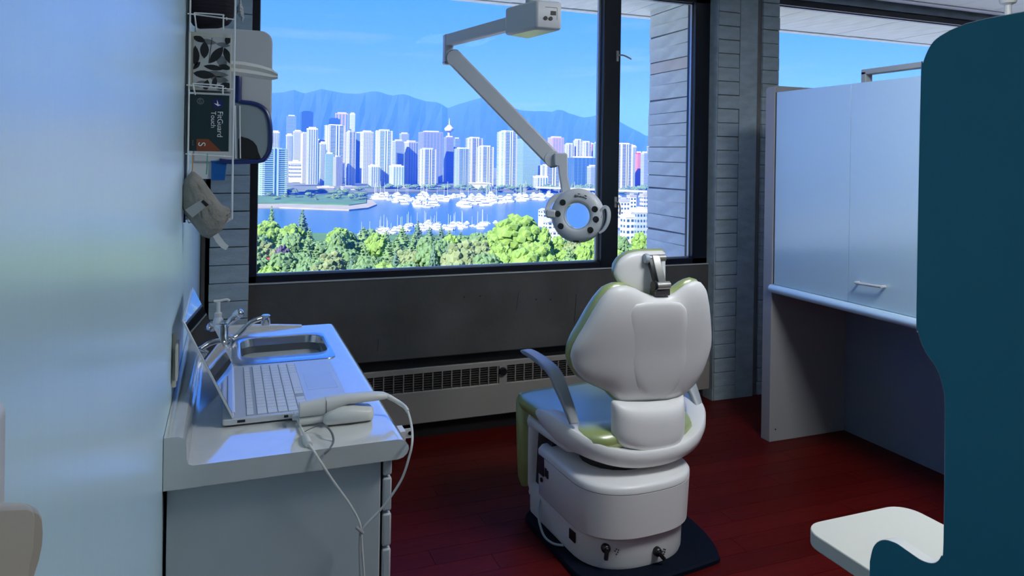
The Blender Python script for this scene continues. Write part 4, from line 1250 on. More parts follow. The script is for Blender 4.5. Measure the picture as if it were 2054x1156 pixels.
# dark purple cloth bundle in the top basket, and white net
cl = thing('folded_cloth', (-0.04, 2.03, 1.7), 'dark purple cloth bundle stuffed in the top of the rack', 'cloth')
pillow('cloth_body', [(373, -40), (400, -48), (440, -48), (472, -40)], [(373, 22), (385, 50), (400, 58), (440, 57), (460, 50), (472, 30)], lambda px, py: onY(px, py, 2.03), (0, -1, 0), 0.032, 0.03,
       mat('dark_purple_cloth', (0.012, 0.008, 0.020), rough=0.8, var=0.4, vscale=60, stretch=(.3, 1, 3), bump=0.5, bscale=60), cl, n=20, m=16, noise=0.0018, seed=4)
nt_ = thing('net_bag', (0.02, 2.03, 1.7), 'white mesh net hanging beside the purple cloth', 'net')
rings = []
for px, py, w_ in ((482, -10, 4), (482, 6, 4), (481, 14, 12), (482, 26, 13), (486, 36, 7), (486, 43, 2)):
    A, B = onY(px - w_ * .55, py, 2.03), onY(px + w_ * .55, py, 2.03)
    rings.append([A, (A + B) / 2 + Vector((0, -.008, 0)), B, (A + B) / 2 + Vector((0, .008, 0))])
build('net', MB().loft(rings), mat('white_net', (0.5, 0.52, 0.55), rough=0.7, var=0.6, vscale=220), nt_, angle=60)

# ---------------------------------------------------------------- towel dispenser further along the wall
DY = 2.50
dp_ = thing('towel_dispenser', (0.0, DY, 1.3), 'grey-white towel dispenser with blue rimmed lower cover behind the rack', 'dispenser')
xe = onY(546, 150, DY).x
zt3, zb3 = onY(500, 60, DY).z, onY(500, 326, DY).z
M_disp = mat('grey_white_plastic', (0.62, 0.62, 0.62), rough=0.35)
def rr2(x0, x1, z0, z1, r): # rounded only on the room side
    pts = [(x0, z0)]
    for k in range(7):
        a = math.radians(-90 + 15 * k); pts.append((x1 - r + r * math.cos(a), z0 + r + r * math.sin(a)))
    for k in range(7):
        a = math.radians(15 * k); pts.append((x1 - r + r * math.cos(a), z1 - r + r * math.sin(a)))
    pts.append((x0, z1))
    return pts
build('housing', MB().prism(rr2(LX + .001, xe, zb3, zt3, 0.035), 1, DY, DY + 0.27), M_disp, dp_, bevel=0.004, angle=30)
bl = [(474, 150), (480, 152), (480, 196), (483, 204), (505, 207), (522, 213), (534, 224), (541, 245), (543, 275), (541, 300), (533, 316), (520, 323), (470, 325), (440, 322)]
pth = spline([onY(px, py, DY - .004) for px, py in bl], 5)
build('blue_rim', MB().tube(pth, 0.0072, 8), mat('deep_blue_plastic', (0.012, 0.03, 0.16), rough=0.3), dp_)
bi = [(484, 208), (505, 211), (521, 217), (532, 228), (538, 248), (540, 275), (538, 298), (530, 312), (518, 319), (470, 320), (470, 208)]
build('window_panel', MB().prism([(onY(a, b, DY - .003).x, onY(a, b, DY - .003).z) for a, b in bi], 1, DY - .003, DY + .002), mat('smoky_window', (0.30, 0.36, 0.38), rough=0.15), dp_, angle=30)
build('black_blob', MB().prism([(onY(a, b, DY).x, onY(a, b, DY).z) for a, b in ((478, 319), (478, 279), (484, 274), (490, 276), (498, 278), (508, 284), (515, 293), (518, 305), (524, 319))], 1, DY - .0045, DY - .002), M_black, dp_)  # flat black shape on the lower panel
for px in (472, 481):
    build('guide_bar', MB().tube([onY(px, 212, DY - .008), onY(px + 1, 318, DY - .008)], 0.0022, 6), M_wire, dp_)
build('blue_flange', MB().box(onY(476, 170, DY).x - .006, onY(476, 170, DY).x + .006, DY - .006, DY, onY(476, 206, DY).z, onY(476, 148, DY).z), mat('deep_blue_plastic'), dp_, bevel=0.002)
bx = thing('blue_tray', (0.0, DY, 1.2), 'small bright blue tray under the towel dispenser', 'tray')
x0, x1, z0, z1 = face_quad(424, 326, 455, 362, DY)
build('tray_body', MB().add([(x0, DY, z1 + .003), (x1, DY, z1 + .003), (x1 - .006, DY, z0), (x0, DY, z0), (x0, DY + .12, z1 + .003), (x1, DY + .12, z1 + .003), (x1 - .006, DY + .12, z0), (x0, DY + .12, z0)],
      [(0, 1, 2, 3), (7, 6, 5, 4), (0, 4, 5, 1), (1, 5, 6, 2), (2, 6, 7, 3), (3, 7, 4, 0)]), mat('bright_blue_plastic', (0.01, 0.12, 0.42), rough=0.25), bx, bevel=0.002)
build('tray_lip', MB().box(x0 - .002, x1 + .001, DY - .002, DY + .12, z1 + .001, z1 + .0055), mat('bright_blue_plastic'), bx)
build('tray_hanger', MB().box(LX, x0 + .002, DY + .01, DY + .11, z0 + .004, z1 + .004), M_plast, bx)

# ---------------------------------------------------------------- lever handle by the camera
hd = thing('lever_handle', (LX, 0.5, 1.05), 'beige curved lever handle below a white housing at the left edge', 'handle')
M_beige = mat('beige_plastic', (0.50, 0.44, 0.34), rough=0.35)
hA, hB = onX(20, 792, LX + .020), onX(24, 1010, LX + .020)
build('white_housing', MB().box(LX, LX + .020, hA.y - .14, hA.y, hB.z - .06, hA.z), mat('grey_white_plastic'), hd, bevel=0.006, seg=3)
XF = LX + .034
def yz(px, py): 
    p = onX(px, py, XF)
    return (p.y, p.z)
slab = [yz(-60, 1007), yz(30, 1006), yz(55, 1006), yz(68, 1012), yz(74, 1030), yz(72, 1060), yz(70, 1100), yz(62, 1140), yz(56, 1200), yz(-60, 1200)]
build('grip_face', MB().prism(slab, 0, LX + .020, XF), M_beige, hd, bevel=0.003, seg=3, angle=50)
def yz(px, py):
    p = onX(px, py, LX + .026)
    return (p.y, p.z)
curl = [yz(40, 1008), yz(66, 1007), yz(80, 1014), yz(88, 1030), yz(90, 1060), yz(88, 1095), yz(80, 1135), yz(72, 1160), yz(62, 1200), yz(20, 1200)]
build('curled_end', MB().prism(curl, 0, LX + .001, LX + .026), mat('beige_plastic_shade', (0.42, 0.36, 0.27), rough=0.4), hd, bevel=0.004, seg=3, angle=50)  # same beige plastic, darkened to carry the shade on the curl
# ================================================================== dental chair
M_cw = mat('chair_white_shell', (0.83, 0.81, 0.80), rough=0.35, spec=0.5)
M_cg = mat('olive_green_upholstery', (0.34, 0.41, 0.13), rough=0.4, spec=0.7, bump=0.04, bscale=300, coat=1.0, coat_rough=0.32, coat_ior=1.9)
M_arm = mat('grey_armrest', (0.33, 0.35, 0.38), rough=0.4)
M_navy = mat('navy_base_plate', (0.002, 0.005, 0.014), rough=0.75, spec=0.12, bump=0.1, bscale=200)
M_knob = mat('black_knob', (0.010, 0.010, 0.012), rough=0.35)
M_alu = mat('satin_metal', (0.50, 0.49, 0.46), rough=0.32, metal=0.7)
CX, CYc = 1.250, 2.16
ch = thing('dental_chair', (CX, CYc, 0), 'white dental chair with olive green upholstery seen from behind', 'dental chair')
RA = math.radians(3.0)
def Lc(x, y, z): # chair frame -> room
    return Vector((CX + x * math.cos(RA) - y * math.sin(RA), CYc + x * math.sin(RA) + y * math.cos(RA), z))
def footprint(hw, rear, front, z, e=2.5, ry=0.17, n=26, cr=0.02):
    """U-shaped outline: rounded rear end, square front"""
    pts = []
    for k in range(n + 1):
        a = math.pi * k / n
        c, s = math.cos(a), math.sin(a)
        pts.append(Lc(hw * math.copysign(abs(c) ** (2 / e), c), -(rear - ry) - ry * abs(s) ** (2 / e), z))
    pts.append(Lc(-hw, front - cr, z)); pts.append(Lc(-hw + cr, front, z)); pts.append(Lc(hw - cr, front, z)); pts.append(Lc(hw, front - cr, z))
    return pts
# floor plate
pl_ = [(-0.12, 0.31), (-0.205, 0.285), (-0.232, 0.22), (-0.236, 0.0), (-0.236, -0.14), (-0.20, -0.225), (-0.12, -0.25), (0.20, -0.235), (0.255, -0.205), (0.300, -0.10), (0.318, 0.02), (0.318, 0.10), (0.30, 0.28), (0.22, 0.31)]
pts = [Vector((a, b, 0)) for a, b in pl_]
out = spline(pts, 5)
build('floor_plate', MB().loft([[Lc(p.x, p.y, 0.0005) for p in out], [Lc(p.x, p.y, 0.012) for p in out], [Lc(p.x * .985 + .0005, p.y * .985 + .003, 0.018) for p in out]]), M_navy, ch)
# base, lower and upper body
lo = build('base_lower', MB().loft([footprint(0.193, 0.176, 0.30, 0.016), footprint(0.197, 0.180, 0.30, 0.03), footprint(0.199, 0.182, 0.30, 0.118)]), M_cw, ch)
build('base_upper', MB().loft([footprint(0.200, 0.190, 0.21, 0.114), footprint(0.206, 0.200, 0.215, 0.124), footprint(0.210, 0.207, 0.215, 0.262)]), M_cw, ch)
build('seam', MB().loft([footprint(0.2085, 0.2055, 0.2145, 0.261), footprint(0.2085, 0.2055, 0.2145, 0.2655)]), mat('shadow_seam', (0.2, 0.2, 0.2), rough=0.6), ch)
build('base_lid', MB().loft([footprint(0.210, 0.207, 0.216, 0.265), footprint(0.210, 0.207, 0.216, 0.280), footprint(0.206, 0.202, 0.213, 0.287), footprint(0.196, 0.190, 0.208, 0.2905), footprint(0.15, 0.14, 0.19, 0.292)]), M_cw, ch, angle=60)
# panel on the left flank
def flank(y0, y1, z0, z1, name, m, o=0.2125):
    a = [Lc(-o + .004, y, z) for y, z in ((y0, z0), (y1, z0), (y1, z1), (y0, z1))]
    b = [Lc(-o, y, z) for y, z in ((y0, z0), (y1, z0), (y1, z1), (y0, z1))]
    build(name, MB().add(a + b, [(3, 2, 1, 0), (4, 5, 6, 7), (0, 1, 5, 4), (1, 2, 6, 5), (2, 3, 7, 6), (3, 0, 4, 7)]), m, ch)
M_pan = mat('dark_panel', (0.03, 0.03, 0.05), rough=0.3)
flank(0.150, 0.190, 0.200, 0.262, 'socket_panel', M_pan)
flank(0.118, 0.128, 0.205, 0.232, 'switch', M_pan)
flank(0.131, 0.141, 0.207, 0.235, 'switch', M_pan)
ctr = Lc(-0.2105, 0.165, 0.184)
build('round_button', MB().lathe([(0.008, 0), (0.008, .003), (0.006, .004)], ctr, (-1, -.05, 0), 14), M_knob, ch)
# knobs low on the rear, with little marks beside them
def rear_y(x): # outline of the lower base at x
    t = min(1, abs(x) / 0.199)
    return -(0.182 - 0.17) - 0.17 * (max(0, 1 - t ** 2.5)) ** (1 / 2.5)
for px, py, ang in ((1216, 1107, 0.15), (1310, 1105, -0.7)):
    w0 = onY(px, py, 1.985)
    x = (w0.x - CX) * math.cos(RA)
    y = rear_y(x)
    p = Lc(x, y, max(0.045, w0.z))
    o = Lc(x, y, p.z) - Lc(x * .2, y * .2 + .0, p.z)
    o = Vector((x * .9, -1, 0)).normalized()
    kb = build('regulator_knob', MB().lathe([(0.014, -.004), (0.015, .004), (0.013, .012), (0.010, .015)], p, o, 18), M_knob, ch)
    d = Vector((math.sin(-ang), 0, -math.cos(ang)))
    build('knob_grip', MB().obox(p + o * .014 - d * .008, p + o * .016 + d * .030, 0.012, 0.012, o), M_knob, kb, bevel=0.003)
    for dx, dz in ((.026, 0), (.034, -.004), (.030, .006), (.036, .003), (.030, -.010)):
        mp = onY(px + 0, py, 1.985)
        xx = x + dx
        mk_ = Lc(xx, rear_y(xx) - .0006, p.z - .008 + dz)
        build('dial_mark', MB().box(mk_.x - .0014, mk_.x + .0014, mk_.y - .0012, mk_.y + .002, mk_.z - .0014, mk_.z + .0014), M_knob, ch, smooth=False)
flank(-0.055, -0.018, 0.068, 0.100, 'rear_socket', M_knob, 0.2015)
rs = Lc(0.196, -0.06, 0.085)
build('side_socket', MB().box(rs.x - .004, rs.x + .008, rs.y - .02, rs.y + .02, rs.z - .018, rs.z + .018), M_knob, ch, bevel=0.003)
# hose loop at the left of the base
build('hose', MB().tube(spline([Lc(-0.198, 0.20, 0.10), Lc(-0.225, 0.16, 0.07), Lc(-0.235, 0.10, 0.03), Lc(-0.225, 0.05, 0.022), Lc(-0.200, 0.02, 0.024)], 6), 0.004, 8), mat('grey_hose', (0.32, 0.36, 0.38), rough=0.4), ch)
# column between base and seat
build('lift_column', MB().loft([[Lc(0.13 * math.cos(a) , 0.02 + 0.12 * math.sin(a), z) for a in [k * math.pi / 10 for k in range(20)]] for z in (0.285, 0.345)]), M_knob, ch)
build('lift_boot', MB().loft([[Lc(x, y, z) for x, y in ((-.17, .17), (-.17, .30), (.17, .30), (.17, .17))] for z in (0.02, 0.37)]), M_knob, ch)

# arm shell: a crescent wrapped round the back of the seat
SXC, SYC = 1.292, 2.235
outer, inner = [], []
n = 48
rings = []
for k in range(n + 1):
    ph = math.radians(-22 + 224 * k / n)           # right -> rear -> left
    c, s = math.cos(ph), math.sin(ph)
    ex = 2.3
    cx_, sx_ = math.copysign(abs(c) ** (2 / ex), c), math.copysign(abs(s) ** (2 / ex), s)
    side = abs(c)
    zt = 0.374 + 0.084 * side ** 2.2
    zb = 0.315 + 0.05 * side ** 2
    wd = 0.050 + 0.012 * s if s > 0 else 0.045
    R1x, R1y = 0.295, 0.250
    def P_(f, z): return Vector((SXC + (R1x * f) * cx_, SYC - (R1y * f) * sx_, z))
    tw = wd / 0.27
    taper = 1.0
    if k < 6: taper = 0.45 + 0.55 * k / 6
    if k > n - 6: taper = 0.45 + 0.55 * (n - k) / 6
    zm = (zt + zb) / 2
    zt = zm + (zt - zm) * taper; zb = zm + (zb - zm) * taper
    rings.append([P_(0.70, zb - .006), P_(0.90, zb), P_(0.965, zb + (zt - zb) * .22), P_(1.0, zb + (zt - zb) * .60), P_(1.0, zt - .006), P_(0.985, zt), P_(1 - tw, zt - .002), P_(1 - tw - .03, zt - .012), P_(1 - tw - .04, zb + .02), P_(0.70, zb + .004)])
shell = build('arm_shell', MB().loft(rings), M_cw, ch, angle=50)
build('shell_bowl', MB().loft([[Vector((SXC + rx * math.cos(a), SYC - 0.01 + ry * math.sin(a), z)) for a in [i * math.pi / 16 for i in range(32)]] for rx, ry, z in ((0.12, 0.10, 0.300), (0.17, 0.15, 0.312), (0.225, 0.19, 0.330), (0.24, 0.20, 0.360))]), M_cw, ch, angle=60)
build('swivel_gap', MB().loft([[Lc(0.02 + 0.115 * math.cos(a), 0.03 + 0.12 * math.sin(a), z) for a in [k * math.pi / 12 for k in range(24)]] for z in (0.29, 0.305)]), M_knob, ch)

# seat cushion and leg rest
def sect(y, x0, x1, z0, z1, e=4.5, n=28):
    pts = []
    for k in range(n):
        a = 2 * math.pi * k / n
        c, s = math.cos(a), math.sin(a)
        pts.append(Lc((x0 + x1) / 2 + (x1 - x0) / 2 * math.copysign(abs(c) ** (2 / e), c), y, (z0 + z1) / 2 + (z1 - z0) / 2 * math.copysign(abs(s) ** (2 / e), s)))
    return pts
build('seat_cushion', MB().loft([sect(-0.13, -.13, .17, .385, .418), sect(-0.11, -.17, .215, .372, .432), sect(-0.05, -.205, .25, .368, .440), sect(0.08, -.215, .262, .366, .441), sect(0.20, -.222, .268, .366, .441), sect(0.31, -.226, .27, .368, .444), sect(0.345, -.224, .268, .376, .441), sect(0.358, -.215, .26, .392, .430)]), M_cg, ch, angle=60)
build('seat_frame', MB().loft([sect(-0.02, -.17, .21, .335, .368), sect(0.02, -.20, .245, .325, .368), sect(0.24, -.205, .25, .318, .370), sect(0.30, -.205, .25, .312, .372)]), M_cw, ch, angle=60)
def sectz(z, x0, x1, y0, y1, e=4.0, n=24):
    pts = []
    for k in range(n):
        a = 2 * math.pi * k / n
        c, s = math.cos(a), math.sin(a)
        pts.append(Lc((x0 + x1) / 2 + (x1 - x0) / 2 * math.copysign(abs(c) ** (2 / e), c), (y0 + y1) / 2 + (y1 - y0) / 2 * math.copysign(abs(s) ** (2 / e), s), z))
    return pts
build('leg_cushion', MB().loft([sectz(0.428, -.215, .262, .322, .372), sectz(0.40, -.226, .27, .312, .382), sectz(0.25, -.222, .268, .312, .378), sectz(0.12, -.216, .262, .312, .372), sectz(0.09, -.205, .25, .322, .364)]), M_cg, ch, angle=60)
build('leg_shell', MB().loft([sectz(0.385, -.204, .25, .262, .312), sectz(0.25, -.202, .248, .278, .312), sectz(0.115, -.198, .244, .290, .312), sectz(0.085, -.19, .236, .296, .312)]), M_cw, ch, angle=60)
build('leg_bumper', MB().tube([Lc(-.192, .298, .082), Lc(.238, .298, .082)], 0.008, 10), M_cw, ch)

# back: shell, cushion, spine, lumbar cover
def Yb(z): return interp([(0.30, 2.10), (0.50, 2.085), (0.69, 2.04), (0.90, 1.975), (1.1, 1.91)], z)
def on_back(px, py, off=0.0):
    z = 0.7
    for _ in range(8):
        p = onY(px, py, Yb(z) + off)
        z = p.z
    return p
topL = [(1144, 712), (1148, 695), (1158, 676), (1172, 654), (1190, 622), (1206, 597), (1222, 580), (1240, 573), (1258, 573), (1275, 579), (1292, 588), (1310, 593), (1330, 594), (1346, 591), (1362, 580), (1378, 568), (1394, 563), (1407, 567), (1415, 580), (1419, 605), (1423, 645), (1426, 675)]
botL = [(1144, 716), (1149, 736), (1158, 750), (1172, 762), (1190, 771), (1208, 779), (1226, 788), (1232, 803), (1260, 806), (1300, 806), (1340, 803), (1366, 796), (1374, 786), (1392, 769), (1407, 745), (1418, 716), (1423, 700), (1426, 682)]
NB = Vector((0, -0.96, -0.28)).normalized()
bsh = pillow('back_shell', topL, botL, on_back, NB, 0.045, 0.012, M_cw, ch, n=46, m=22, p=3.4)
def on_cush(px, py): return on_back(px, py, 0.045)
def grow(pts, dx, dy, cx=1290):
    return [(cx + (x - cx) * (1 + dx), y + dy) for x, y in pts]
topC = [(x - 9, y - 6) for x, y in topL]
botC = [(x - 9, y - 2) for x, y in botL]
pillow('back_cushion', topC, botC, on_cush, NB, 0.035, 0.04, M_cg, ch, n=46, m=22, p=5)
# spine panel: raised tongue down the middle of the back shell
sp_t = [(1254, 700), (1256, 650), (1262, 622), (1275, 611), (1300, 607), (1345, 605), (1366, 608), (1376, 620), (1380, 650), (1380, 690)]
sp_b = [(1254, 706), (1262, 745), (1274, 775), (1290, 793), (1315, 800), (1340, 793), (1358, 775), (1372, 745), (1380, 705)]
pillow('spine_panel', sp_t, sp_b, lambda px, py: on_back(px, py, -0.035), NB, 0.013, 0.02, M_cw, bsh, n=26, m=18, p=5)
# lower wings of the back joining into the lumbar cover
lu_t = [(1226, 806), (1231, 803), (1260, 806), (1300, 806), (1340, 803), (1362, 797), (1370, 792)]
lu_b = [(1226, 868), (1231, 885), (1245, 895), (1275, 905), (1305, 908), (1335, 902), (1355, 890), (1366, 874), (1370, 858)]
pillow('lumbar_cover', lu_t, lu_b, lambda px, py: onY(px, py, 2.045), (0, -1, 0), 0.050, 0.02, M_cw, ch, n=26, m=16, p=4)

# headrest with its bracket
hd_t = [(1231, 545), (1236, 530), (1246, 517), (1260, 508), (1280, 504), (1310, 503), (1328, 503), (1334, 508)]
hd_b = [(1231, 550), (1236, 562), (1246, 575), (1260, 588), (1280, 598), (1310, 600), (1328, 594), (1334, 580)]
hb = Vector((0, -1, 0))
pillow('headrest_cushion', [(x - 1, y - 4) for x, y in hd_t], [(x - 1, y - 3) for x, y in hd_b], lambda px, py: onY(px, py, 2.065), hb, 0.02, 0.045, M_cg, ch, n=26, m=16, p=4)
pillow('headrest_shell', hd_t, hd_b, lambda px, py: onY(px, py, 2.035), hb, 0.018, 0.012, M_cw, ch, n=26, m=16, p=4)
A = [onY(1316, 512, 2.000), onY(1320, 530, 1.985), onY(1326, 552, 1.972), onY(1331, 575, 1.965)]
sec = []
for p in spline(A, 5):
    sec.append([p + Vector((-.0135, 0, 0)), p + Vector((.0135, 0, 0)), p + Vector((.0135, .014, 0)), p + Vector((-.0135, .014, 0))])
build('headrest_arm', MB().loft(sec), M_alu, ch, bevel=0.002, angle=60)
sec = []
for p in spline([q_ + Vector((-.018, .006, -.003)) for q_ in A], 5):
    sec.append([p + Vector((-.0055, 0, 0)), p + Vector((.0045, -.003, 0)), p + Vector((.0045, .016, 0)), p + Vector((-.0055, .016, 0))])
build('arm_inner_side', MB().loft(sec), M_knob, ch, angle=60)
t0 = onY(1314, 518, 2.010)
hj = build('upper_joint', MB().tube([t0 + Vector((-.026, 0, 0)), t0 + Vector((.036, 0, 0))], 0.0115, 16), M_alu, ch)
build('joint_cap', MB().lathe([(0.015, -.004), (0.0165, .004), (0.014, .010)], t0 + Vector((-.030, 0, 0)), (-1, 0, 0), 18), mat('pale_blue_cap', (0.42, 0.48, 0.54), rough=0.35), hj)
t1 = onY(1327, 573, 1.972)
lj = build('lower_joint', MB().tube([t1 + Vector((-.022, 0, 0)), t1 + Vector((.028, 0, 0))], 0.0125, 16), M_alu, ch)
build('joint_cap', MB().lathe([(0.0165, -.003), (0.0175, .003), (0.015, .007)], t1 + Vector((-.025, 0, 0)), (-1, 0, 0), 18), M_knob, lj)
t2 = onY(1328, 586, 1.975)
build('joint_block', MB().box(t2.x - .028, t2.x + .028, t2.y - .006, t2.y + .03, t2.z - .012, t2.z + .010), mat('dark_metal', (0.10, 0.09, 0.10), rough=0.35, metal=0.5), ch, bevel=0.004)

# armrests
def armrest(path, w, th):
    secs = []
    P = spline(path, 6)
    for i, p in enumerate(P):
        t = (P[min(i + 1, len(P) - 1)] - P[max(i - 1, 0)]).normalized()
        sx = Vector((1, 0, 0))
        nn = t.cross(sx).normalized()
        k = i / (len(P) - 1)
        ww = w * (0.80 + 0.35 * min(k * 3, 1) - 0.25 * max(0, k - .6))
        tt = th * (0.85 + 0.3 * math.sin(math.pi * k)) * (0.55 if k > .96 else 1)
        ring = []
        for j in range(12):
            a = 2 * math.pi * j / 12
            c, s = math.cos(a), math.sin(a)
            ring.append(p + sx * ww / 2 * math.copysign(abs(c) ** .55, c) + nn * tt / 2 * math.copysign(abs(s) ** .55, s))
        secs.append(ring)
    return MB().loft(secs)
build('armrest', armrest([onX(1152, 850, 1.045), onX(1138, 810, 1.035), onX(1124, 775, 1.03), onX(1112, 748, 1.03), onX(1092, 728, 1.03), onX(1070, 712, 1.03), onX(1054, 704, 1.03)], 0.040, 0.022), M_arm, ch, angle=50)
build('armrest', armrest([onX(1401, 815, 1.555), onX(1392, 790, 1.56), onX(1381, 762, 1.565), onX(1374, 742, 1.57), onX(1360, 722, 1.57), onX(1342, 706, 1.57), onX(1328, 700, 1.57)], 0.040, 0.022), M_arm, ch, angle=50)
# ================================================================== radiator cover under the window
M_rad = mat('cream_enamel', (0.33, 0.30, 0.265), rough=0.4)
rad = thing('radiator', (1.4, 3.2, 0), 'long cream wall radiator cover with slotted grille under the window', 'radiator')
RX0, RX1 = 0.40, 2.425
FY = 3.248
build('front_panel', MB().box(RX0, RX1, FY, 3.335, 0.080, 0.228), M_rad, rad, bevel=0.004)
build('top_panel', MB().box(RX0, RX1, FY + .004, FY + .020, 0.308, 0.334).box(RX0, RX0 + .02, FY + .002, 3.335, 0.226, 0.31).box(RX1 - .30, RX1, FY + .002, 3.335, 0.226, 0.31), M_rad, rad, bevel=0.003)
build('inside_shade', MB().box(RX0 + .01, RX1 - .01, FY + .021, 3.334, 0.226, 0.329), M_black, rad)  # black block stands in for the shade inside the open top
build('foot_shadow_gap', MB().box(RX0 + .02, RX1 - .02, 3.30, 3.335, 0.0, 0.082), M_black, rad)
pit = (1039 - 848.8) / 10.0
bx0 = onY(849, 775, FY).x
pitch = 0.0455
k = -12
while True:
    x = bx0 + k * pitch
    if x > RX1 - .32: break
    if x > RX0 + .02:
        build('grille_bar', MB().box(x - .0022, x + .0022, FY + .002, FY + .014, 0.226, 0.310), M_rad, rad, smooth=False)
    k += 1
for j in range(7):
    z = 0.2345 + j * 0.0108
    build('louvre', MB().box(RX0 + .02, RX1 - .30, FY + .006, FY + .020, z, z + .0026), mat('dark_louvre', (0.10, 0.09, 0.08), rough=0.5), rad, smooth=False)
th = onY(1008, 746, FY)
build('valve_plate', MB().box(th.x - .016, th.x + .018, FY - .001, FY + .012, 0.226, 0.31), M_rad, rad)
build('valve_knob', MB().lathe([(0.020, 0), (0.020, .012), (0.016, .020)], (th.x, FY + .002, 0.285), (0, -1, 0), 20), M_knob, rad)

# ================================================================== ceiling-hung operating lamp
M_lamp = mat('lamp_grey_white', (0.56, 0.58, 0.62), rough=0.38)
lb = [onZ(*p, 1.69) for p in ((1075, 57), (1127, 61), (1058, 79), (1012, 71))]
lamp = thing('operating_lamp', (0.87, 2.09, ZC), 'grey-white dental operating lamp hanging from the ceiling on a jointed arm', 'lamp')
e1 = (lb[1] - lb[0]); e2 = (lb[3] - lb[0])
ht = 0.088
hous = MB()
def quad(s, z, c):
    out = []
    cc = sum(lb, Vector()) / 4
    for p in lb: out.append(Vector((cc.x + (p.x - cc.x) * s, cc.y + (p.y - cc.y) * s, z)))
    return out
hous.loft([quad(0.96, 1.690, 0), quad(1.0, 1.697, 0), quad(1.0, 1.690 + ht - .008, 0), quad(0.94, 1.690 + ht, 0)])
hb_ = build('head_housing', hous, M_lamp, lamp, bevel=0.008, seg=3)
cc = sum(lb, Vector()) / 4
build('lower_glass', MB().loft([quad(0.80, 1.6892, 0), quad(0.80, 1.6915, 0)]), mat('pale_lower_cover', (0.72, 0.74, 0.70), rough=0.12), hb_)
build('ceiling_pole', MB().lathe([(0.022, 1.690 + ht - .004), (0.022, ZC)], (cc.x, cc.y, 0), n=20), M_lamp, lamp)
build('pole_collar', MB().lathe([(0.05, ZC - .05), (0.06, ZC)], (cc.x, cc.y, 0), n=24), M_lamp, lamp)
# controls on the right-hand face
fx = lambda u, v, o: lb[0] + e1 * u + Vector((0, 0, v)) + (e1.cross(Vector((0, 0, 1))).normalized()) * o
def fplate(u0, u1, v0, v1, name, m, o=0.0015):
    a = [fx(u, v, -.004) for u, v in ((u0, v0), (u1, v0), (u1, v1), (u0, v1))]
    b = [fx(u, v, o) for u, v in ((u0, v0), (u1, v0), (u1, v1), (u0, v1))]
    build(name, MB().add(a + b, [(3, 2, 1, 0), (4, 5, 6, 7), (0, 1, 5, 4), (1, 2, 6, 5), (2, 3, 7, 6), (3, 0, 4, 7)]), m, hb_, smooth=False)
fplate(.56, .76, .044, .056, 'rocker_switch', M_knob)
fplate(.34, .80, .066, .067, 'panel_line', M_knob, .0006)
fplate(.80, .81, .030, .066, 'panel_line', M_knob, .0006)
nface = e1.cross(Vector((0, 0, 1))).normalized()
for u in (.36, .56):
    build('button', MB().lathe([(0.0062, 0), (0.0062, .002)], fx(u, .033, 0), nface, 14), M_knob, hb_)
# horizontal arm going away to the left
aS, aE = onZ(1000, 52, 1.745), onZ(905, 84, 1.745)
aS = cc + Vector((0, 0, 0)); aS.z = 1.738
aE = at(903, 84, 2.72)
aE.z = 1.738
eX = at(899, 84, 2.72)
aE.x, aE.y = eX.x, eX.y
build('upper_arm', MB().obox(aS, aE, 0.032, 0.044), M_lamp, lamp, bevel=0.005)
zj = at(899, 130, 2.72).z
build('elbow', MB().loft([[Vector((aE.x + a * .017, aE.y + b * .017, z)) for a, b in ((-1, -1), (1, -1), (1, 1), (-1, 1))] for z in (zj, 1.760)]), M_lamp, lamp, bevel=0.005)
build('elbow_seam', MB().loft([[Vector((aE.x + a * .0174, aE.y + b * .0174, z)) for a, b in ((-1, -1), (1, -1), (1, 1), (-1, 1))] for z in (1.655, 1.657)]), mat('grey_seam'), lamp)
# spring arm down to the right
sA, sB = at(913, 118, 2.70), at(1108, 319, 2.66)
d_ = (sB - sA).normalized()
vw = Vector((_sy, _cy, 0))
sd = d_.cross(vw).normalized()
def capsule(A, B, w, dep, n=10):
    pts = []
    for c0, a0 in ((A, 90), (B, -90)):
        for k in range(n + 1):
            a = math.radians(a0 + 180 * k / n)
            pts.append(c0 + d_ * (w / 2 * math.cos(a)) + sd * (w / 2 * math.sin(a)))
    return [[p - vw * dep / 2 for p in pts], [p + vw * dep / 2 for p in pts]]
build('spring_arm', MB().loft(capsule(sA, sB, 0.060, 0.045)), M_lamp, lamp, bevel=0.006)
for P_ in (sA, sB):
    build('joint_pin', MB().lathe([(0.0302, -0.024), (0.0302, 0.024)], P_ , vw, 24), M_lamp, lamp, bevel=0.002)
# dark joint lines
arc = [sB + vw * -.0235 + d_ * (0.0306 * math.cos(a)) + sd * (0.0306 * math.sin(a)) for a in [math.radians(-70 + 14 * k) for k in range(11)]]
build('joint_line', MB().tube(arc, 0.0012, 5), M_knob, lamp)
arc = [sA + vw * -.0235 - d_ * (0.0306 * math.cos(a)) + sd * (0.0306 * math.sin(a)) for a in [math.radians(-70 + 14 * k) for k in range(11)]]
build('joint_line', MB().tube(arc, 0.0012, 5), M_knob, lamp)
# bracket and yoke
dL = 2.64
def flatpoly(pts, d0, dep):
    f = [at(a, b, d0) for a, b in pts]
    return MB().loft([f, [p + vw * dep for p in f]])
build('drop_bracket', flatpoly([(1112, 307), (1136, 307), (1139, 312), (1139, 352), (1147, 392), (1128, 392), (1122, 352), (1120, 334), (1112, 332)], dL - .02, 0.04), M_lamp, lamp, bevel=0.004, angle=30)
hc = at(1158, 433, 2.56)
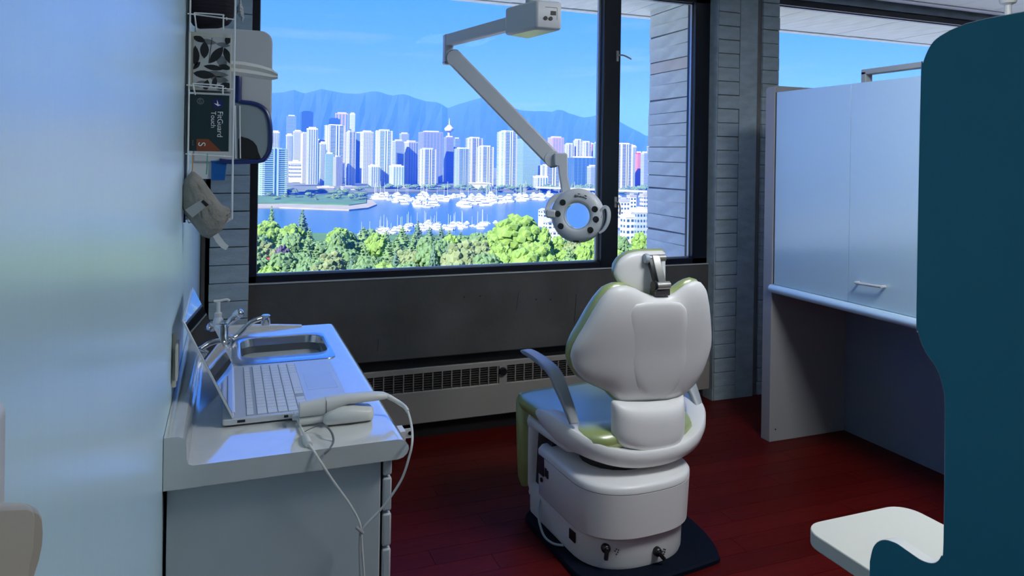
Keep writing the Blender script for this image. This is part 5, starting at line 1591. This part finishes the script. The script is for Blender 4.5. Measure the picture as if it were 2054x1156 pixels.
# ring head, tilted a little up and to the left
nd = (EYE - hc).normalized()
nd = (nd + Vector((-0.22, 0.0, -0.06))).normalized()
prof_r = [(0.046, -0.020), (0.046, 0.006), (0.048, 0.010), (0.060, 0.013), (0.078, 0.010), (0.090, 0.002), (0.096, -0.010), (0.094, -0.022), (0.080, -0.032), (0.056, -0.034), (0.046, -0.026)]
ringh = build('ring_head', MB().lathe(prof_r + [prof_r[0]], hc, nd, 48, cap=False), M_lamp, lamp, angle=50)
rs_ = nd.cross(Vector((0, 0, 1))).normalized()      # to the viewer's right?
ru_ = rs_.cross(nd).normalized()
vr = Vector((_cy, -_sy, 0))
if rs_.dot(vr) < 0: rs_ = -rs_
if ru_.z < 0: ru_ = -ru_
build('ring_lining', MB().lathe([(0.0462, -0.026), (0.0448, -0.026), (0.0448, 0.009), (0.0462, 0.009), (0.0462, -0.026)], hc, nd, 40, cap=False), mat('clear_lining', (0.60, 0.68, 0.70), rough=0.1), ringh)
for aa in (138, 176, 214, 22, -8, -44):
    a = math.radians(aa)
    p = hc + rs_ * (0.068 * math.cos(a)) + ru_ * (0.068 * math.sin(a)) + nd * 0.0105
    build('led_lens', MB().lathe([(0.0112, -.004), (0.0112, .0022), (0.0095, .003)], p, nd, 18), M_knob, ringh)
# maker's mark along the upper rim (illegible in the photograph): a ring and a run of small strokes
def rim(a, r): return hc + rs_ * (r * math.cos(a)) + ru_ * (r * math.sin(a)) + nd * 0.0135
mk0 = math.radians(94)
build('logo_ring', MB().tube([rim(mk0, .070) + rs_ * (.0036 * math.cos(t)) + ru_ * (.0036 * math.sin(t)) for t in [k * math.pi / 8 for k in range(17)]], 0.0011, 5), M_knob, ringh)
for i in range(7):
    a = mk0 - math.radians(6 + i * 4.2)
    build('logo_stroke', MB().obox(rim(a, .0675), rim(a, .0725 - (.001 if i % 2 else 0)), 0.0030, 0.001, nd), M_knob, ringh, smooth=False)
for a in (88, 70):
    build('top_notch', MB().obox(rim(math.radians(a), .078) - nd * .002, rim(math.radians(a - 6), .078) - nd * .002, 0.002, 0.001, nd), M_knob, ringh, smooth=False)
build('bottom_sensor', MB().obox(hc + ru_ * -.090 + rs_ * -.012 + nd * .002, hc + ru_ * -.090 + rs_ * .008 + nd * .002, 0.006, 0.008, nd), M_knob, ringh, bevel=0.001)
# yoke: bow from the bracket round the left of the head
yk = [at(1142, 388, 2.62), at(1122, 391, 2.62), at(1105, 402, 2.615), at(1097, 418, 2.61), at(1095, 432, 2.60)]
secs = []
for p in spline(yk, 5):
    secs.append([p + Vector((-.004, 0, .006)) - vw * .026, p + Vector((-.004, 0, .006)) + vw * .026, p + Vector((.007, 0, -.008)) + vw * .026, p + Vector((.007, 0, -.008)) - vw * .026])
build('yoke', MB().loft(secs), M_lamp, lamp, bevel=0.002, angle=50)
pv = at(1100, 428, 2.595)
build('yoke_pivot', MB().obox(pv + Vector((-.006, 0, 0)), pv + (hc - pv).normalized() * .03, 0.040, 0.030), M_lamp, lamp, bevel=0.006)
# handle on the right
h0 = at(1199, 434, 2.55)
build('handle_stem', MB().tube(spline([hc + rs_ * .090 + ru_ * .002, h0, at(1209, 430, 2.545)], 4), 0.0075, 10), M_lamp, lamp)
hp = spline([at(1203, 425, 2.545), at(1209, 417, 2.54), at(1217, 416, 2.535), at(1221, 428, 2.53), at(1219, 445, 2.53), at(1211, 460, 2.535), at(1201, 467, 2.54)], 6)
secs = []
for i, p in enumerate(hp):
    t = (hp[min(i + 1, len(hp) - 1)] - hp[max(i - 1, 0)]).normalized()
    s_ = t.cross(vw).normalized()
    w = 0.006 + 0.006 * math.sin(math.pi * min(1, i / (len(hp) - 1)))
    secs.append([p + s_ * w / 2 - vw * .012, p + s_ * w / 2 + vw * .012, p - s_ * w / 2 + vw * .012, p - s_ * w / 2 - vw * .012])
build('loop_handle', MB().loft(secs), M_lamp, lamp, bevel=0.0015, angle=50)

# ================================================================== white cabinet unit at right
XC = 2.368
cu = thing('carrel_cabinet', (2.6, 2.2, 0), 'tall white carrel with closed upper doors over an open knee space', 'cabinet')
M_wl = mat('daylight_tinted_laminate', (0.58, 0.78, 0.90), rough=0.25, spec=0.8, coat=1.0, coat_rough=0.2, coat_ior=2.0)  # white doors with the window's blue light put into the colour
M_wp = mat('warm_white_panel', (0.36, 0.36, 0.37), rough=0.45)
YE0, YE1 = 2.712, 2.772       # far end panel
build('end_panel', MB().prism(rrect(XC - .003, 2.83, -0.03, 1.660, 0.02), 1, YE0, YE1), M_wp, cu, bevel=0.003, angle=30)
bpx = 2.818
YN = 0.9
build('back_panel', MB().box(bpx, bpx + .02, YN, YE0, 0.0, 1.632), mat('shade_tinted_back', (0.20, 0.24, 0.32), rough=0.5), cu)  # panel colour darkened and blued to carry the recess shade
build('cupboard', MB().box(XC + .020, bpx, YN, YE0 - .001, 0.725, 1.628), M_wp, cu)
ys = 2.268
dz0, dz1 = 0.737, 1.628
for a, b in ((ys + .0007, YE0 - .010), (ys - .59, ys - .0007), (ys - 1.18, ys - .5915)):
    dr = build('door', MB().box(XC, XC + .018, a, b, dz0, dz1), M_wl, cu, bevel=0.0004)
    if b < ys + .01:
        hy = b - .055
        hA, hB = Vector((XC - .022, hy, 0.824)), Vector((XC - .022, hy - .122, 0.828))
        build('handle', MB().tube(spline([Vector((XC, hy, .824)), hA + Vector((.006, 0, 0)), hA + Vector((0, -.008, 0)), hB + Vector((0, .008, 0)), hB + Vector((.006, 0, 0)), Vector((XC, hy - .122, .828))], 4), 0.0055, 8), mat('tan_handle', (0.62, 0.60, 0.58), rough=0.35), dr)
build('door_gap_shade', MB().box(XC + .006, XC + .019, ys - .0006, ys + .0006, dz0, dz1), M_black, cu)  # black strip stands in for the shade in the door seam
build('dark_reveal', MB().box(XC + .004, XC + .020, YE0 - .010, YE0 - .001, dz0, dz1), M_black, cu)
nos = [(XC - .012, .716), (XC - .018, .709), (XC - .018, .703), (XC - .012, .696), (XC + .05, .696), (XC + .05, .7365), (XC - .004, .7365), (XC - .014, .730), (XC - .018, .722)]
nos = [(XC + .05, .696), (XC + .05, .735), (XC - .006, .735), (XC - .014, .732), (XC - .020, .724), (XC - .022, .7155), (XC - .020, .707), (XC - .014, .699), (XC - .006, .696)]
build('ledge', MB().prism(nos, 1, YN, YE0 + .004), M_wl, cu, angle=50)
build('near_end_panel', MB().box(XC - .003, 2.83, YN - .03, YN, 0.0, 1.66), M_wp, cu, bevel=0.004)
hp_ = onY(1558, 860, YE0)
build('screw_hole', MB().lathe([(0.004, 0), (0.004, .001)], (XC + .03, YE0 - .0005, 0.055), (0, -1, 0), 10), M_black, cu)
# grey rail standing on top of the cupboard
M_rail = mat('grey_painted_rail', (0.50, 0.53, 0.56), rough=0.4)
rl = thing('top_rail', (2.6, 2.2, 1.63), 'grey metal rail standing on top of the white carrel', 'rail')
rA = onX(1739, 147, 2.62)
rB = onX(1860, 138, 2.62)
zt4 = rA.z
build('upright', MB().box(2.60, 2.64, rA.y - .012, rA.y + .014, 1.626, zt4 + .006), M_rail, rl, bevel=0.003)
build('rail_bar', MB().box(2.60, 2.64, 1.35, rA.y + .014, zt4 - .008, zt4 + .016), M_rail, rl, bevel=0.003)
build('upright', MB().box(2.60, 2.64, 1.35, 1.376, 1.626, zt4 + .006), M_rail, rl, bevel=0.003)

# ================================================================== teal screen and the small white table behind it
XT = 0.96
M_tl = mat('deep_teal_laminate', (0.010, 0.17, 0.25), rough=0.5, spec=0.35)
edge = [(0.744, 1.4905), (0.770, 1.478), (0.786, 1.450), (0.7895, 1.417), (0.791, 1.083), (0.788, 1.050), (0.776, 1.024), (0.757, 1.004), (0.746, 0.978), (0.7425, 0.940), (0.7415, 0.760), (0.745, 0.736), (0.756, 0.7205), (0.775, 0.714), (0.800, 0.7155),
        (0.822, 0.717), (0.845, 0.710), (0.861, 0.692), (0.868, 0.665)]
curve = [(p.x, p.y) for p in spline([Vector((a, b, 0)) for a, b in edge], 5)]
poly = [(-0.25, 0.0), (0.868, 0.0)] + list(reversed(curve)) + [(0.720, 1.496), (0.690, 1.498), (-0.25, 1.498)]
te = build('teal_screen', MB().prism(poly, 0, XT, XT + 0.020), M_tl, None, angle=30)
tag(te, 'tall deep teal screen panel with curved cut-out edge at right', 'screen')
eb = []
for (a, b) in [(0.868, 0.0)] + list(reversed(curve)) + [(0.720, 1.4962), (0.690, 1.4982), (-0.25, 1.4982)]:
    eb.append((a, b))
secs = []
for i, (a, b) in enumerate(eb):
    p_, n_ = eb[max(i - 1, 0)], eb[min(i + 1, len(eb) - 1)]
    t = Vector((n_[0] - p_[0], n_[1] - p_[1])).normalized()
    o = Vector((t.y, -t.x)) * .0008
    secs.append([Vector((XT + .0006, a + o.x, b + o.y)), Vector((XT + .0205, a + o.x, b + o.y)), Vector((XT + .0205, a - o.x, b - o.y)), Vector((XT + .0006, a - o.x, b - o.y))])
build('edge_band', MB().loft(secs), mat('pale_edge_band', (0.62, 0.62, 0.60), rough=0.4), te, angle=40)
tbl = thing('side_table', (1.18, 0.9, 0), 'small white table with rounded corners behind the teal screen', 'table')
build('tabletop', MB().prism(rrect(1.036, 1.305, 0.40, 1.100, 0.045, 8), 2, 0.572, 0.600), mat('cream_white_top', (0.58, 0.565, 0.51), rough=0.4), tbl, bevel=0.002, angle=30)
build('pedestal', MB().lathe([(0.03, 0.02), (0.025, 0.55), (0.06, 0.573)], (1.17, 0.70, 0), n=16), M_alu, tbl)
build('foot', MB().lathe([(0.16, 0.0), (0.16, 0.012), (0.03, 0.03)], (1.17, 0.70, 0), n=24), M_alu, tbl)

# ceiling-hung pole peeping over the teal screen
cp = onZ(2022, 6, 2.27)
pp_ = thing('ceiling_pole_mount', (cp.x, cp.y, ZC), 'white ceiling pole with round cap above the teal screen', 'pole')
pc_ = at(2022, 8, 2.75)
build('pole', MB().lathe([(0.012, pc_.z - .5), (0.012, ZC)], (pc_.x, pc_.y, 0), n=14), M_white, pp_)
build('cap', MB().lathe([(0.014, pc_.z - .004), (0.026, pc_.z + .002), (0.030, pc_.z + .014), (0.030, pc_.z + .05)], (pc_.x, pc_.y, 0), n=20), M_white, pp_)
